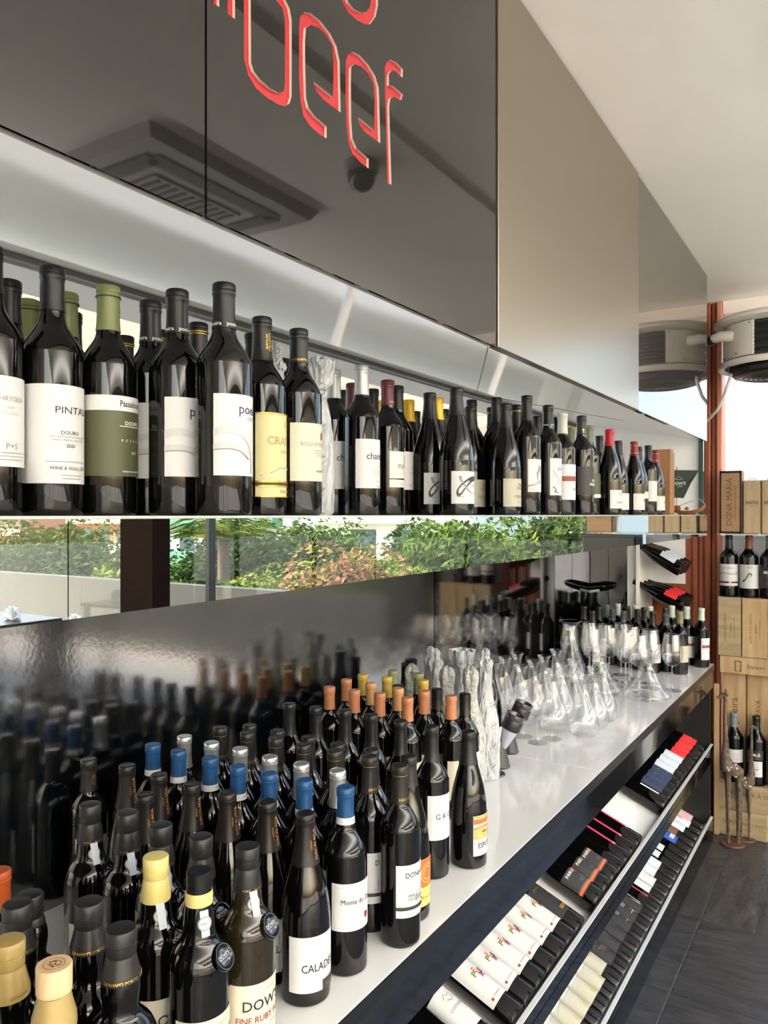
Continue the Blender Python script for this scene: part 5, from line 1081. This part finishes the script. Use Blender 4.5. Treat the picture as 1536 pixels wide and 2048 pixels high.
def tree(x, y, top, rx, ry, rz_, kind, label, n=5000, size=.085, name='tree', trunk=True):
    t = thing(name, (x, y, -3.0), label, 'tree' if name == 'tree' else 'hedge', 'trees beyond the terrace wall')
    H = top+3.0
    if trunk:
        mb = MB(); mb.tube([(0, 0, 0), (.05, 0, H*.4), (0, .05, H-rz_)], [.16, .11, .07], 8)
        for k in range(5):
            a = k*1.3; mb.tube([(0, 0, H*.45), (rx*.5*cos(a), ry*.5*sin(a), H-rz_*.9)], [.06, .02], 6)
        mb.build('trunk', bark, t, True)
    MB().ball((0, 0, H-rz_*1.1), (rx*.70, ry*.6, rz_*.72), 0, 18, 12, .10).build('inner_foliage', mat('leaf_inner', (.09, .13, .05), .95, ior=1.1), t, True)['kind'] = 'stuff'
    vs, fs = leaves(int(n*2.2), (0, 0, H-rz_), (rx, ry, rz_), size)
    q = mesh('foliage', vs, fs, LM[kind], t); q['kind'] = 'stuff'
def rx(u, Y): d = ray(u); return 2*CX-d[0]/d[1]*Y
tree(rx(130, 11), 11, 1.9, 2.6, 1.5, 2.0, 'mid', 'bushy green tree mirrored at the near end of the fascia')
tree(rx(40, 13), 13, 1.5, 2.2, 1.5, 1.8, 'dark', 'dark tree mirrored at the very start of the fascia')
tree(rx(235, 10), 10, .9, 1.0, .8, 1.2, 'lime', 'small yellow-green tree mirrored before the dark column', 2500)
tree(rx(555, 9.5), 9.5, .95, 2.4, .9, 1.3, 'lime', 'wide golden-green bush mirrored in the middle of the fascia', 9000, .05, 'hedge_bush', False)
tree(rx(690, 9), 9, 1.35, 1.3, .9, 1.3, 'rose', 'pink-flowering shrub mirrored past the golden bush', 6000, .055)
tree(rx(760, 9.5), 9.5, 1.2, 1.0, .9, 1.2, 'lime', 'lime green shrub mirrored beside the pink-flowering one', 4500, .055)
tree(rx(915, 11), 11, 2.0, 1.5, 1.3, 1.9, 'mid', 'round leafy tree mirrored in the far half of the fascia', 8000, .07)
tree(rx(985, 12), 12, 1.8, 1.0, 1.0, 1.8, 'lime', 'bright leafy tree mirrored right of the round one', 4500, .07)
tree(rx(1100, 13), 13, 2.2, 1.3, 1.2, 2.2, 'dark', 'dark green tree mirrored near the far end of the fascia', 6500, .08)
tree(rx(860, 14), 14, 1.7, 1.6, 1.2, 1.7, 'dark', 'dark tree mirrored behind the round leafy tree', 4500, .09)
tree(rx(480, 15), 15, 1.6, 2.6, 1.2, 1.7, 'dark', 'dark tree mirrored behind the golden bush', 5000, .09)
tree(rx(620, 16), 16, 1.9, 2.6, 1.2, 1.9, 'mid', 'tall green tree mirrored behind the pink-flowering shrub', 5000, .09)
tree(rx(330, 17), 17, .6, 3.0, 1.2, 1.6, 'mid', 'low green tree mirrored behind the palm', 4000, .09)
for (u, Y, zt, lab) in ((365, 8.6, .25, 'fan palm mirrored beside the dark column'), (450, 11.5, 1.25, 'feathery palm mirrored past the window mullion')):
    t = thing('palm_tree', (rx(u, Y), Y, -3.0), lab, 'palm', 'palms beyond the terrace wall'); h = zt+3.0
    MB().tube([(0, 0, 0), (.05, 0, h)], [.16, .11], 10).build('trunk', bark, t, True)
    for k in range(30):
        a = k*2.4; e = random.uniform(.1, 1.2); L = random.uniform(.8, 1.2); c = MB(); pts = []
        for i in range(6):
            q = i/5; pts.append(Vector((cos(a)*L*q*cos(e*(1-q*.7)), sin(a)*L*q*cos(e*(1-q*.7)), h+L*q*sin(e)*(1-.75*q*q))))
        c.tube(pts, [.012]*6, 4)
        for i in range(1, 6):
            for s in (-1, 1):
                for g in range(3):
                    p = pts[i-1].lerp(pts[i], g/3); d = Vector((-sin(a), cos(a), 0))*s*.26+Vector((cos(a), sin(a), 0))*.14+Vector((0, 0, -.06)); c.add([p, p+d*.5+Vector((0, 0, .02)), p+d, p+d*.5-Vector((0, 0, .01))], [(0, 1, 2, 3)])
        c.build('frond', LM['lime'] if k % 2 else LM['mid'], t)
def building(u, w, Y, z1, col, bcol, label, floors=3):
    x = rx(u, Y); t = thing('apartment_building', (x, Y, -3.0), label, 'building')
    bxo('wall_block', -w/2, w/2, 0, 8, 0, z1+3, mat('bw_'+str(u), col, .8), t)
    for f in range(floors*2+1):
        z = z1+3-2.7*(f+1)
        if z < .2: break
        bxo('balcony', -w/2-.1, w/2+.1, -1.0, 0, z, z+.9, mat('bb_'+str(u), bcol, .7), t)
        for i in range(int(w/2.4)):
            q = bxo('window', -w/2+.6+2.4*i, -w/2+2.0+2.4*i, -.04, .02, z+.95, z+2.4, mat('far_window', (.30, .36, .42), .2), t)
building(20, 8, 60, 7, (.80, .52, .40), (.86, .66, .54), 'salmon apartment block mirrored at the near end of the fascia')
building(225, 10, 44, 9, (.78, .50, .40), (.84, .74, .64), 'brick pink apartment block mirrored behind the trees by the column')
building(405, 14, 38, 9, (.80, .82, .80), (.33, .55, .42), 'white block with green balconies mirrored behind the palms')
building(785, 9, 30, 4, (.88, .87, .84), (.90, .90, .88), 'white building with bluish windows mirrored behind the trees')
building(1030, 12, 42, 7, (.86, .82, .76), (.82, .62, .42), 'cream building mirrored behind the far trees')
